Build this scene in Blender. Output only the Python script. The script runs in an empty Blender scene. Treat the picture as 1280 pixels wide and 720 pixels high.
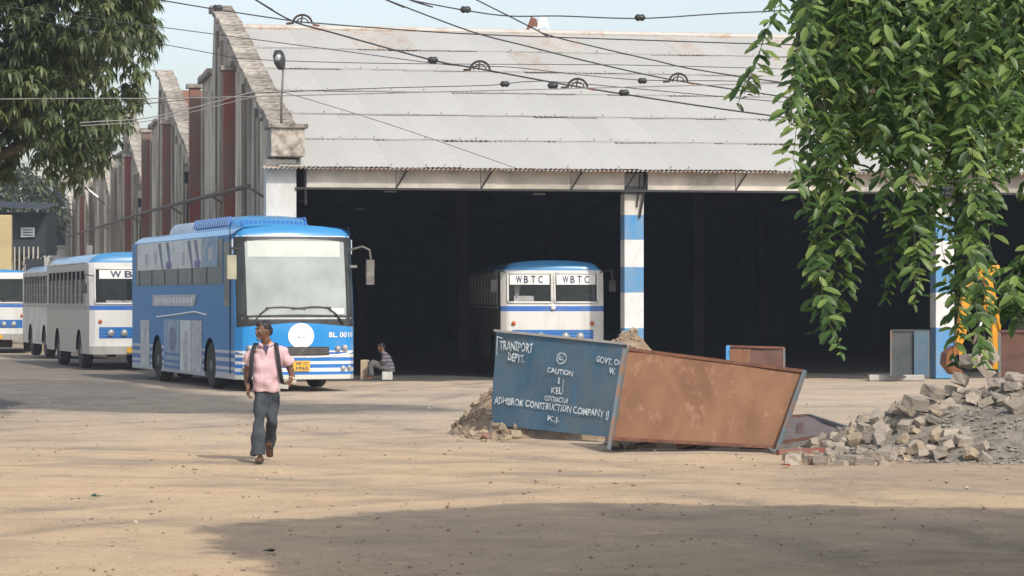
import bpy, bmesh, math, random
from mathutils import Vector, Matrix, noise
R = math.radians
rnd = random.Random(7)
SC = bpy.context.scene
COL = SC.collection
FPX = 3500.0; HOR = 375.0; EYE = 1.9

# ---------------------------------------------------------------- camera
cd = bpy.data.cameras.new('camera'); cam = bpy.data.objects.new('camera', cd); COL.objects.link(cam)
cam.location = (0, 0, EYE); cam.rotation_euler = (R(90), 0, 0)
cd.sensor_width = 36; cd.lens = 36 * FPX / 1280; cd.shift_y = 15 / 1280
cd.clip_start = 0.3; cd.clip_end = 5000
SC.camera = cam

# ---------------------------------------------------------------- sky, sun, exposure
SUN_EL, SUN_AZ = R(42), (0.5, -0.866)          # towards the sun: to the right of and behind the camera
w = bpy.data.worlds.new('World'); SC.world = w; w.use_nodes = True
nt = w.node_tree; bg = nt.nodes['Background']
sky = nt.nodes.new('ShaderNodeTexSky'); sky.sky_type = 'NISHITA'; sky.sun_disc = False
sky.sun_elevation = SUN_EL; sky.sun_rotation = math.atan2(SUN_AZ[0], SUN_AZ[1])
sky.air_density = 1.0; sky.dust_density = 2.3; sky.ozone_density = 1.0
hs = nt.nodes.new('ShaderNodeHueSaturation'); hs.inputs['Saturation'].default_value = 0.60
nt.links.new(sky.outputs[0], hs.inputs['Color']); nt.links.new(hs.outputs[0], bg.inputs[0])
bg.inputs[1].default_value = 0.15
sl = bpy.data.lights.new('sun', 'SUN'); sl.energy = 2.45; sl.angle = R(0.9); sl.color = (1.0, 0.93, 0.82)
so = bpy.data.objects.new('sun', sl); COL.objects.link(so); so.location = (20, -30, 40)
sd = Vector((SUN_AZ[0] * math.cos(SUN_EL), SUN_AZ[1] * math.cos(SUN_EL), math.sin(SUN_EL)))
so.rotation_euler = sd.to_track_quat('Z', 'Y').to_euler()
SC.view_settings.view_transform = 'Standard'; SC.view_settings.look = 'None'
SC.view_settings.exposure = 0.38; SC.view_settings.gamma = 1.0

# ---------------------------------------------------------------- helpers
def P(px, py, Y):
    return Vector(((px - 640) / FPX * Y, Y, EYE + (HOR - py) / FPX * Y))

def nodes(name):
    m = bpy.data.materials.new(name); m.use_nodes = True
    return m, m.node_tree, m.node_tree.nodes['Principled BSDF']

def ramp(t, fac, stops, const=False):
    r = t.nodes.new('ShaderNodeValToRGB')
    if const: r.color_ramp.interpolation = 'CONSTANT'
    e = r.color_ramp.elements
    while len(e) < len(stops): e.new(0.5)
    for i, (p, c) in enumerate(stops):
        e[i].position = p; e[i].color = (*c[:3], 1)
    t.links.new(fac, r.inputs[0]); return r.outputs[0]

def noi(t, scale, detail=4, rough=0.6, stretch=None, co='Object'):
    tc = t.nodes.new('ShaderNodeTexCoord'); n = t.nodes.new('ShaderNodeTexNoise')
    n.inputs['Scale'].default_value = scale; n.inputs['Detail'].default_value = detail
    n.inputs['Roughness'].default_value = rough
    src = tc.outputs[co]
    if stretch:
        mp = t.nodes.new('ShaderNodeMapping'); mp.inputs['Scale'].default_value = stretch
        t.links.new(src, mp.inputs[0]); src = mp.outputs[0]
    t.links.new(src, n.inputs['Vector']); return n.outputs['Fac']

def mixc(t, f, a, b, mode='MIX'):
    m = t.nodes.new('ShaderNodeMix'); m.data_type = 'RGBA'; m.blend_type = mode
    for s, v in ((m.inputs[0], f), (m.inputs[6], a), (m.inputs[7], b)):
        if isinstance(v, (int, float)): s.default_value = v
        elif isinstance(v, (tuple, list)): s.default_value = (*v[:3], 1)
        else: t.links.new(v, s)
    return m.outputs[2]

def bump(t, b, h, strength, dist=0.02):
    n = t.nodes.new('ShaderNodeBump'); n.inputs['Strength'].default_value = strength
    n.inputs['Distance'].default_value = dist
    t.links.new(h, n.inputs['Height']); t.links.new(n.outputs[0], b.inputs['Normal'])

M = {}
def pbr(name, col, rough=0.7, metal=0.0, dark=None, sc=3.0, amt=(0.4, 0.65), bmp=0.0, bsc=40.0, stretch=None,
        rand=0.0, spec=0.5, coat=0.0, third=None):
    """a procedural material: base colour, a second colour in noise patches, fine relief, a tint per object"""
    m, t, b = nodes(name)
    f = noi(t, sc, 6, 0.65, stretch)
    d = dark or tuple(c * 0.75 for c in col)
    c = ramp(t, f, [(amt[0], col), (amt[1], d)])
    if third:
        f2 = noi(t, sc * 3.1, 5, 0.7, stretch)
        k = ramp(t, f2, [(0.56, (0, 0, 0)), (0.66, (1, 1, 1))])
        c = mixc(t, k, c, third)
    if rand:
        oi = t.nodes.new('ShaderNodeObjectInfo')
        r = ramp(t, oi.outputs['Random'], [(0, (1 - rand,) * 3), (1, (1 + rand,) * 3)])
        c = mixc(t, 1.0, c, r, 'MULTIPLY')
    t.links.new(c, b.inputs['Base Color'])
    b.inputs['Roughness'].default_value = rough; b.inputs['Metallic'].default_value = metal
    b.inputs['Specular IOR Level'].default_value = spec; b.inputs['Coat Weight'].default_value = coat
    if bmp: bump(t, b, noi(t, bsc, 4, 0.6), bmp)
    M[name] = m; return m

def bands(name, stops, z0, z1, rough=0.35, dirt=(0.3, 0.27, 0.22), dirt_lo=0.55, coat=0.2, stretch=(1, 1, 0.25), wob=0):
    """paint in horizontal bands by the object's own height, with road dirt on it"""
    m, t, b = nodes(name)
    tc = t.nodes.new('ShaderNodeTexCoord'); sp = t.nodes.new('ShaderNodeSeparateXYZ')
    t.links.new(tc.outputs['Object'], sp.inputs[0])
    mr = t.nodes.new('ShaderNodeMapRange'); mr.inputs[1].default_value = z0; mr.inputs[2].default_value = z1
    t.links.new(sp.outputs[2], mr.inputs[0])
    c = ramp(t, mr.outputs[0], [((z - z0) / (z1 - z0), col) for z, col in stops], True)
    if wob:
        ad = t.nodes.new('ShaderNodeMath'); ad.operation = 'MULTIPLY_ADD'; ad.inputs[1].default_value = wob
        t.links.new(noi(t, 9, 4, .7), ad.inputs[0]); t.links.new(sp.outputs[2], ad.inputs[2]); t.links.new(ad.outputs[0], mr.inputs[0])
    k = ramp(t, noi(t, 2.2, 6, 0.7, stretch), [(dirt_lo - 0.2, (0, 0, 0)), (dirt_lo + 0.25, (0.6,) * 3)])
    c = mixc(t, k, c, dirt)
    t.links.new(c, b.inputs['Base Color']); b.inputs['Roughness'].default_value = rough
    b.inputs['Coat Weight'].default_value = coat
    M[name] = m; return m

def leafmat(name, c1, c2, c3, trans=0.35):
    m, t, b = nodes(name)
    oi = t.nodes.new('ShaderNodeObjectInfo')
    a = t.nodes.new('ShaderNodeAttribute'); a.attribute_name = 'tint'
    ad = t.nodes.new('ShaderNodeMath'); ad.operation = 'ADD'; ad.use_clamp = False
    t.links.new(a.outputs['Fac'], ad.inputs[0]); t.links.new(oi.outputs['Random'], ad.inputs[1])
    fr = t.nodes.new('ShaderNodeMath'); fr.operation = 'FRACT'; t.links.new(ad.outputs[0], fr.inputs[0])
    c = ramp(t, fr.outputs[0], [(0, c1), (0.6, c2), (1, c3)])
    t.links.new(c, b.inputs['Base Color']); b.inputs['Roughness'].default_value = 0.45
    tr = t.nodes.new('ShaderNodeBsdfTranslucent'); t.links.new(c, tr.inputs[0])
    mx = t.nodes.new('ShaderNodeMixShader'); mx.inputs[0].default_value = trans
    out = t.nodes['Material Output']
    t.links.new(b.outputs[0], mx.inputs[1]); t.links.new(tr.outputs[0], mx.inputs[2]); t.links.new(mx.outputs[0], out.inputs[0])
    M[name] = m; return m

def glass(name, col, opaque, rough=0.08):
    m, t, b = nodes(name)
    b.inputs['Base Color'].default_value = (*col, 1); b.inputs['Roughness'].default_value = rough
    f = ramp(t, noi(t, 1.3, 4, 0.6), [(0.3, (opaque * 0.8,) * 3), (0.7, (min(1, opaque * 1.15),) * 3)])
    tr = t.nodes.new('ShaderNodeBsdfTransparent'); mx = t.nodes.new('ShaderNodeMixShader')
    t.links.new(f, mx.inputs[0]); t.links.new(tr.outputs[0], mx.inputs[1]); t.links.new(b.outputs[0], mx.inputs[2])
    t.links.new(mx.outputs[0], t.nodes['Material Output'].inputs[0])
    M[name] = m; return m

class MB:
    def __init__(s): s.v = []; s.f = []; s.m = []; s.mats = []; s.tint = []
    def mi(s, mat):
        if mat not in s.mats: s.mats.append(mat)
        return s.mats.index(mat)
    def add(s, vs, fs, mat=None, tint=None):
        o = len(s.v); s.v += [tuple(v) for v in vs]; k = s.mi(mat) if mat else 0
        s.f += [tuple(i + o for i in f) for f in fs]; s.m += [k] * len(fs)
        s.tint += [0.0 if tint is None else tint] * len(vs)
        return s
    def box(s, c, d, mat=None, rot=None, taper=1.0):
        x, y, z = (k / 2 for k in d); vs = []
        for dz in (-1, 1):
            k = taper if dz > 0 else 1
            for dx, dy in ((-1, -1), (1, -1), (1, 1), (-1, 1)):
                p = Vector((dx * x * k, dy * y * k, dz * z))
                if rot is not None: p = rot @ p
                vs.append(p + Vector(c))
        return s.add(vs, [(0, 3, 2, 1), (4, 5, 6, 7), (0, 1, 5, 4), (1, 2, 6, 5), (2, 3, 7, 6), (3, 0, 4, 7)], mat)
    def tube(s, pts, r, n=8, mat=None, cap=True):
        pts = [Vector(p) for p in pts]; rr = r if isinstance(r, (list, tuple)) else [r] * len(pts)
        vs = []; up = None
        for i, p in enumerate(pts):
            d = (pts[min(i + 1, len(pts) - 1)] - pts[max(i - 1, 0)]).normalized()
            if up is None: up = d.orthogonal().normalized()
            up = (up - d * up.dot(d)).normalized(); sd_ = d.cross(up)
            for k in range(n):
                a = 2 * math.pi * k / n
                vs.append(p + (up * math.cos(a) + sd_ * math.sin(a)) * rr[i])
        fs = [(i * n + k, i * n + (k + 1) % n, (i + 1) * n + (k + 1) % n, (i + 1) * n + k) for i in range(len(pts) - 1) for k in range(n)]
        if cap: fs += [tuple(range(n))[::-1], tuple((len(pts) - 1) * n + k for k in range(n))]
        return s.add(vs, fs, mat)
    def bar(s, a, b, w_, h, mat=None):
        a = Vector(a); b = Vector(b); d = b - a; L = d.length
        q = d.to_track_quat('Z', 'Y').to_matrix()
        return s.box((a + b) / 2, (w_, h, L), mat, q)
    def loft(s, rings, mat=None, cap=True, close=True):
        n = len(rings[0]); vs = [p for r_ in rings for p in r_]
        K = n if close else n - 1
        fs = [(i * n + k, i * n + (k + 1) % n, (i + 1) * n + (k + 1) % n, (i + 1) * n + k) for i in range(len(rings) - 1) for k in range(K)]
        if cap: fs += [tuple(range(n))[::-1], tuple((len(rings) - 1) * n + k for k in range(n))]
        return s.add(vs, fs, mat)
    def prism(s, poly, off, mat=None):
        n = len(poly); off = Vector(off)
        vs = [Vector(p) for p in poly] + [Vector(p) + off for p in poly]
        return s.add(vs, [tuple(range(n)), tuple(range(2 * n - 1, n - 1, -1))] + [(i, i + n, (i + 1) % n + n, (i + 1) % n) for i in range(n)], mat)
    def lathe(s, prof, n=16, c=(0, 0, 0), axis='Z', mat=None):
        vs = []
        for r_, h in prof:
            for k in range(n):
                a = 2 * math.pi * k / n; x, y = r_ * math.cos(a), r_ * math.sin(a)
                p = {'Z': (x, y, h), 'X': (h, x, y), 'Y': (x, h, y)}[axis]
                vs.append(Vector(p) + Vector(c))
        m_ = len(prof)
        fs = [(i * n + k, i * n + (k + 1) % n, (i + 1) * n + (k + 1) % n, (i + 1) * n + k) for i in range(m_ - 1) for k in range(n)]
        fs += [tuple(range(n))[::-1], tuple((m_ - 1) * n + k for k in range(n))]
        return s.add(vs, fs, mat)
    def ball(s, c, r, mat=None, n=10):
        r = (r, r, r) if isinstance(r, (int, float)) else r
        rings = []
        for i in range(1, n):
            a = math.pi * i / n
            rings.append([Vector(c) + Vector((r[0] * math.sin(a) * math.cos(2 * math.pi * k / (n * 2)), r[1] * math.sin(a) * math.sin(2 * math.pi * k / (n * 2)), -r[2] * math.cos(a))) for k in range(n * 2)])
        return s.loft(rings, mat)
    def mesh(s, name, smooth=False):
        me = bpy.data.meshes.new(name); me.from_pydata(s.v, [], s.f)
        for k in s.mats: me.materials.append(M[k])
        if len(s.mats) > 1: me.polygons.foreach_set('material_index', s.m)
        if any(s.tint):
            a = me.attributes.new('tint', 'FLOAT', 'POINT'); a.data.foreach_set('value', s.tint)
        if smooth: me.polygons.foreach_set('use_smooth', [True] * len(me.polygons))
        me.update(); return me
    def build(s, name, parent=None, smooth=False, bevel=0, fix=True, auto=None, **kw):
        me = s.mesh(name, smooth)
        if fix:
            bm = bmesh.new(); bm.from_mesh(me); bmesh.ops.recalc_face_normals(bm, faces=bm.faces); bm.to_mesh(me); bm.free()
        if auto: me.set_sharp_from_angle(angle=R(auto))
        o = bpy.data.objects.new(name, me); COL.objects.link(o)
        if parent: o.parent = parent
        if bevel:
            b = o.modifiers.new('bevel', 'BEVEL'); b.width = bevel; b.segments = 2; b.limit_method = 'ANGLE'
        tag(o, **kw); return o

def tag(o, label=None, cat=None, group=None, kind=None):
    if label: o['label'] = label
    if cat: o['category'] = cat
    if group: o['group'] = group
    if kind: o['kind'] = kind

def thing(name, loc=(0, 0, 0), rz=0.0, **kw):
    o = bpy.data.objects.new(name, None); COL.objects.link(o)
    o.location = loc; o.rotation_euler = (0, 0, rz); o.empty_display_size = 0.3
    tag(o, **kw); return o

def inst(name, me, parent, loc=(0, 0, 0), rot=None, sc=None):
    o = bpy.data.objects.new(name, me); COL.objects.link(o); o.parent = parent
    o.location = loc
    if rot is not None: o.rotation_euler = rot
    if sc is not None: o.scale = sc
    return o

def text_pts(s):
    cu = bpy.data.curves.new('lettering', 'FONT'); cu.body = s; cu.resolution_u = 2; cu.offset = 0.022
    o = bpy.data.objects.new('lettering', cu); COL.objects.link(o)
    me = bpy.data.meshes.new_from_object(o)
    vs = [v.co.copy() for v in me.vertices]; fs = [tuple(p.vertices) for p in me.polygons]
    bpy.data.objects.remove(o); bpy.data.curves.remove(cu); bpy.data.meshes.remove(me)
    x0 = min(v.x for v in vs); x1 = max(v.x for v in vs); y0 = min(v.y for v in vs); y1 = max(v.y for v in vs)
    return [((v.x - x0) / (x1 - x0), (v.y - y0) / (y1 - y0)) for v in vs], fs

def put_text(mb, s, fn, mat):
    """fn(u, v) maps the unit box of the writing onto a surface"""
    uv, fs = text_pts(s); mb.add([fn(u, v) for u, v in uv], fs, mat)

def voxel(mb, name, size, mats, parent=None, smooth=2, fold=0.0, fscale=9.0, **kw):
    """fuse overlapping closed pieces into one continuous skin"""
    o = mb.build('tmp_' + name)
    r_ = o.modifiers.new('r', 'REMESH'); r_.mode = 'VOXEL'; r_.voxel_size = size; r_.use_smooth_shade = True
    sm = o.modifiers.new('s', 'SMOOTH'); sm.factor = 0.5; sm.iterations = smooth
    dg = bpy.context.evaluated_depsgraph_get()
    me = bpy.data.meshes.new_from_object(o.evaluated_get(dg)); old = o.data
    bpy.data.objects.remove(o); bpy.data.meshes.remove(old)
    me.name = name; me.materials.clear()
    for k in mats: me.materials.append(M[k])
    if fold:
        ns = [v.normal.copy() for v in me.vertices]
        for v, n_ in zip(me.vertices, ns):
            q = v.co * fscale
            v.co += n_ * fold * noise.noise(Vector((q.x, q.y, q.z * 0.8)))
    me.polygons.foreach_set('use_smooth', [True] * len(me.polygons)); me.update()
    o = bpy.data.objects.new(name, me); COL.objects.link(o)
    if parent: o.parent = parent
    tag(o, **kw); return o

def ell(c, rx, ry, n=20, tilt=0.0, p=2.0):
    out = []
    for k in range(n):
        a = 2 * math.pi * k / n; ca, sa = math.cos(a), math.sin(a)
        x = rx * math.copysign(abs(ca) ** (2 / p), ca); y = ry * math.copysign(abs(sa) ** (2 / p), sa)
        out.append(Vector(c) + Vector((x, y, tilt * x)))
    return out

# ---------------------------------------------------------------- materials
BLUE = (0.015, 0.16, 0.50); LBLUE = (0.045, 0.24, 0.50); WHITE = (0.66, 0.66, 0.64)
pbr('sheet_metal', (0.465, 0.462, 0.445), 0.7, 0.0, (0.40, 0.39, 0.365), 0.9, (0.35, 0.7), rand=0.035, stretch=(1, 0.35, 1), third=(0.43, 0.405, 0.37))
pbr('sheet_rusty', (0.45, 0.43, 0.40), 0.7, 0.0, (0.38, 0.25, 0.17), 2.3, (0.50, 0.66), rand=0.06, third=(0.44, 0.36, 0.29))
pbr('sheet_red', (0.33, 0.13, 0.07), 0.75, 0.0, (0.22, 0.12, 0.08), 1.2, (0.35, 0.65), rand=0.1, third=(0.36, 0.24, 0.17))
pbr('sheet_grey', (0.20, 0.20, 0.20), 0.75, 0.0, (0.12, 0.12, 0.12), 1.2, (0.35, 0.65), rand=0.1)
pbr('wall_stained', (0.68, 0.64, 0.55), 0.9, 0.0, (0.22, 0.19, 0.15), 1.6, (0.42, 0.58), bmp=0.4, bsc=12, stretch=(1, 1.0, 0.07), third=(0.30, 0.23, 0.16))
pbr('wall_soot', (0.44, 0.41, 0.35), 0.9, 0.0, (0.16, 0.14, 0.115), 1.6, (0.40, 0.62), stretch=(1, 1, .1))
pbr('pipe_brown', (0.16, 0.13, 0.105), 0.8)
pbr('stone_stained', (0.42, 0.38, 0.32), 0.9, 0.0, (0.15, 0.125, 0.10), 4.5, (0.42, 0.64), bmp=0.6, bsc=14, rand=0.28, third=(0.20, 0.17, 0.14))
pbr('red_oxide', (0.27, 0.085, 0.065), 0.85, 0.0, (0.20, 0.14, 0.11), 1.6, (0.40, 0.62), bmp=0.2, stretch=(1, 1, 0.25))
pbr('white_wash', (0.60, 0.60, 0.58), 0.85, 0.0, (0.40, 0.39, 0.36), 1.6, (0.42, 0.75), bmp=0.15, stretch=(1, 1, 0.5))
pbr('fascia', (0.62, 0.57, 0.50), 0.8, 0.0, (0.26, 0.24, 0.21), 0.8, (0.35, 0.7), rand=0.08)
pbr('dark_iron', (0.035, 0.034, 0.033), 0.6, 0.2)
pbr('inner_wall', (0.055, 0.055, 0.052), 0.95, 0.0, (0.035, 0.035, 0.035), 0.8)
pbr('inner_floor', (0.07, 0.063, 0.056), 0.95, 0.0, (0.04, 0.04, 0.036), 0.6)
pbr('cable', (0.03, 0.03, 0.035), 0.6)
pbr('cable_pale', (0.22, 0.22, 0.22), 0.6)
pbr('insulator', (0.03, 0.03, 0.035), 0.4, 0.0)
pbr('pulley', (0.05, 0.045, 0.04), 0.6, 0.4, (0.10, 0.05, 0.035))
pbr('tyre', (0.025, 0.024, 0.023), 0.9, 0.0, (0.06, 0.052, 0.045), 6)
pbr('wheel_rim', (0.20, 0.19, 0.18), 0.6, 0.2, (0.10, 0.09, 0.08), 6)
pbr('underside', (0.02, 0.02, 0.02), 0.95)
pbr('black_plastic', (0.02, 0.02, 0.022), 0.4, 0.0, (0.05, 0.047, 0.043), 4)
pbr('black_rubber', (0.016, 0.016, 0.018), 0.75)
pbr('chrome', (0.55, 0.55, 0.55), 0.25, 0.8)
pbr('lamp_glass', (0.45, 0.45, 0.45), 0.15, 0.3)
pbr('bus_blue', LBLUE, 0.3, 0.0, (0.07, 0.27, 0.52), 1.2, (0.4, 0.8), coat=0.3)
pbr('bus_deep_blue', (0.02, 0.13, 0.46), 0.3, 0.0, (0.03, 0.13, 0.36), 1.2, coat=0.3)
pbr('bus_white', WHITE, 0.35, 0.0, (0.55, 0.53, 0.49), 1.5, (0.45, 0.8), coat=0.2)
pbr('bus_grime', (0.40, 0.395, 0.38), 0.5, 0.0, (0.24, 0.225, 0.20), 1.5, (0.35, 0.7), stretch=(1, 1, 0.3))
pbr('sticker_white', (0.8, 0.8, 0.78), 0.5, 0.0, (0.7, 0.7, 0.68), 2)
pbr('poster_pale', (0.70, 0.74, 0.74), 0.5, 0.0, (0.50, 0.56, 0.58), 2.4, (0.4, 0.7), third=(0.56, 0.57, 0.55))
pbr('poster_print', (0.10, 0.15, 0.24), 0.5, 0.0, (0.20, 0.20, 0.32), 5)
pbr('poster_grey', (0.60, 0.61, 0.61), 0.5, 0.0, (0.36, 0.38, 0.42), 3.0, (0.35, 0.65), third=(0.20, 0.22, 0.25))
pbr('ink', (0.04, 0.045, 0.12), 0.6)
pbr('plate_yellow', (0.75, 0.42, 0.02), 0.5)
pbr('seat_cloth', (0.08, 0.09, 0.12), 0.9)
pbr('curtain', (0.42, 0.43, 0.44), 0.9)
pbr('orange_paint', (0.55, 0.12, 0.02), 0.5)
glass('coach_screen', (0.44, 0.49, 0.48), 0.75, 0.12)  # pale base colour carries both dust and the sky's reflection
glass('coach_side_glass', (0.10, 0.14, 0.15), 0.93, 0.08)
glass('bus_screen', (0.05, 0.06, 0.06), 0.35, 0.05)
glass('bus_side_glass', (0.06, 0.07, 0.07), 0.75, 0.15)
pbr('board_blue', (0.035, 0.105, 0.175), 0.5, 0.0, (0.10, 0.135, 0.16), 1.8, (0.36, 0.66), bmp=0.05, third=(0.055, 0.14, 0.22), stretch=(1, 1, .5))
pbr('board_rust', (0.215, 0.105, 0.052), 0.8, 0.0, (0.145, 0.065, 0.033), 1.7, (0.40, 0.66), bmp=0.12, third=(0.25, 0.132, 0.078), stretch=(1.3, 1, .35))
pbr('board_dark_rust', (0.13, 0.06, 0.042), 0.7, 0.1, (0.08, 0.045, 0.035), 2.2, (0.38, 0.68), bmp=0.12)
pbr('board_slate', (0.05, 0.06, 0.065), 0.7, 0.1, (0.08, 0.085, 0.085), 2)
pbr('board_dusty', (0.16, 0.125, 0.115), 0.85, 0.0, (0.11, 0.085, 0.08), 3)
pbr('angle_iron', (0.12, 0.155, 0.165), 0.6, 0.2, (0.24, 0.13, 0.08), 5, (0.45, 0.65))
pbr('stencil', (0.62, 0.66, 0.68), 0.7, 0.0, (0.16, 0.24, 0.31), 14, (0.46, 0.64))
pbr('rust_iron', (0.20, 0.085, 0.05), 0.8, 0.1, (0.11, 0.05, 0.035), 6)
pbr('stone', (0.38, 0.325, 0.265), 0.95, 0.0, (0.25, 0.215, 0.175), 5, (0.35, 0.7), bmp=0.5, bsc=30, rand=0.28, third=(0.42, 0.37, 0.29))
pbr('stone_warm', (0.40, 0.32, 0.225), 0.95, 0.0, (0.28, 0.22, 0.15), 5, (0.35, 0.7), bmp=0.5, bsc=30, rand=0.25)
pbr('brick_red', (0.33, 0.17, 0.12), 0.95, 0.0, (0.36, 0.27, 0.21), 6, bmp=0.4, bsc=30, rand=0.2)
pbr('gravel', (0.26, 0.23, 0.19), 0.95, 0.0, (0.15, 0.13, 0.105), 6, (0.38, 0.64), bmp=0.7, bsc=34, third=(0.25, 0.23, 0.20), rand=.2)
pbr('soil', (0.32, 0.235, 0.155), 0.95, 0.0, (0.17, 0.12, 0.08), 3.0, (0.38, 0.64), bmp=0.9, bsc=16, third=(0.40, 0.31, 0.21))
pbr('pebble', (0.46, 0.37, 0.27), 0.95, 0.0, (0.26, 0.19, 0.13), 3)
pbr('digger_yellow', (0.72, 0.33, 0.01), 0.45, 0.0, (0.50, 0.22, 0.03), 3, (0.45, 0.75))
pbr('digger_bucket', (0.16, 0.06, 0.03), 0.7, 0.2, (0.30, 0.12, 0.03), 4)
pbr('bark', (0.12, 0.095, 0.07), 0.9, 0.0, (0.06, 0.05, 0.04), 6, bmp=0.5, bsc=20, stretch=(1, 1, 0.3))
pbr('vine_stem', (0.06, 0.07, 0.03), 0.9)
leafmat('mango_leaf', (0.032, 0.052, 0.020), (0.105, 0.14, 0.055), (0.29, 0.33, 0.13), 0.28)
leafmat('creeper_leaf', (0.026, 0.060, 0.016), (0.075, 0.145, 0.033), (0.24, 0.33, 0.09), 0.38)
leafmat('far_leaf', (0.04, 0.06, 0.025), (0.08, 0.11, 0.045), (0.16, 0.19, 0.07), 0.25)
pbr('skin', (0.15, 0.070, 0.042), 0.5, 0.0, (0.12, 0.054, 0.032), 9)
pbr('hair', (0.012, 0.010, 0.009), 0.55)
pbr('eye_white', (0.6, 0.58, 0.55), 0.3); pbr('eye_dark', (0.01, 0.008, 0.006), 0.2)
pbr('lips', (0.12, 0.045, 0.04), 0.5)
pbr('pink_cotton', (0.60, 0.42, 0.44), 0.85, 0.0, (0.53, 0.35, 0.38), 5, bmp=0.1, bsc=60)
pbr('collar_dark', (0.05, 0.05, 0.10), 0.8); pbr('orange_cloth', (0.65, 0.22, 0.05), 0.8)
pbr('denim', (0.052, 0.062, 0.074), 0.9, 0.0, (0.030, 0.038, 0.050), 7, bmp=0.15, bsc=60)
pbr('strap_black', (0.02, 0.02, 0.026), 0.8)
pbr('sandal', (0.05, 0.03, 0.022), 0.6)
pbr('watch_gold', (0.6, 0.5, 0.3), 0.3, 0.7)
pbr('grey_trouser', (0.10, 0.10, 0.10), 0.9)
pbr('plaster_yellow', (0.55, 0.42, 0.20), 0.9, 0.0, (0.42, 0.33, 0.18), 0.6, (0.4, 0.7))
pbr('plaster_pale', (0.52, 0.52, 0.50), 0.9, 0.0, (0.38, 0.38, 0.36), 0.5, (0.4, 0.7))
pbr('slate_paint', (0.028, 0.036, 0.045), 0.8)
pbr('scrap_green', (0.05, 0.25, 0.16), 0.6); pbr('scrap_red', (0.42, 0.10, 0.07), 0.7)
pbr('concrete', (0.45, 0.43, 0.39), 0.9, 0.0, (0.34, 0.32, 0.29), 2)
def stripes_mat():
    m, t, b = nodes('striped_shirt')
    tc = t.nodes.new('ShaderNodeTexCoord'); wv = t.nodes.new('ShaderNodeTexWave'); wv.bands_direction = 'Z'
    wv.inputs['Scale'].default_value = 3.6; wv.inputs['Distortion'].default_value = 0.6
    t.links.new(tc.outputs['Object'], wv.inputs[0])
    c = ramp(t, wv.outputs['Fac'], [(0.45, (0.05, 0.05, 0.07)), (0.55, (0.15, 0.145, 0.17))])
    t.links.new(c, b.inputs['Base Color']); b.inputs['Roughness'].default_value = 0.9; M['striped_shirt'] = m
stripes_mat()
# ================================================================ GROUND
def curve(x, pts):
    if x <= pts[0][0]: return pts[0][1]
    for (a, b), (c, d) in zip(pts, pts[1:]):
        if x <= c: return b + (d - b) * (x - a) / (c - a)
    return pts[-1][1]

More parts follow.
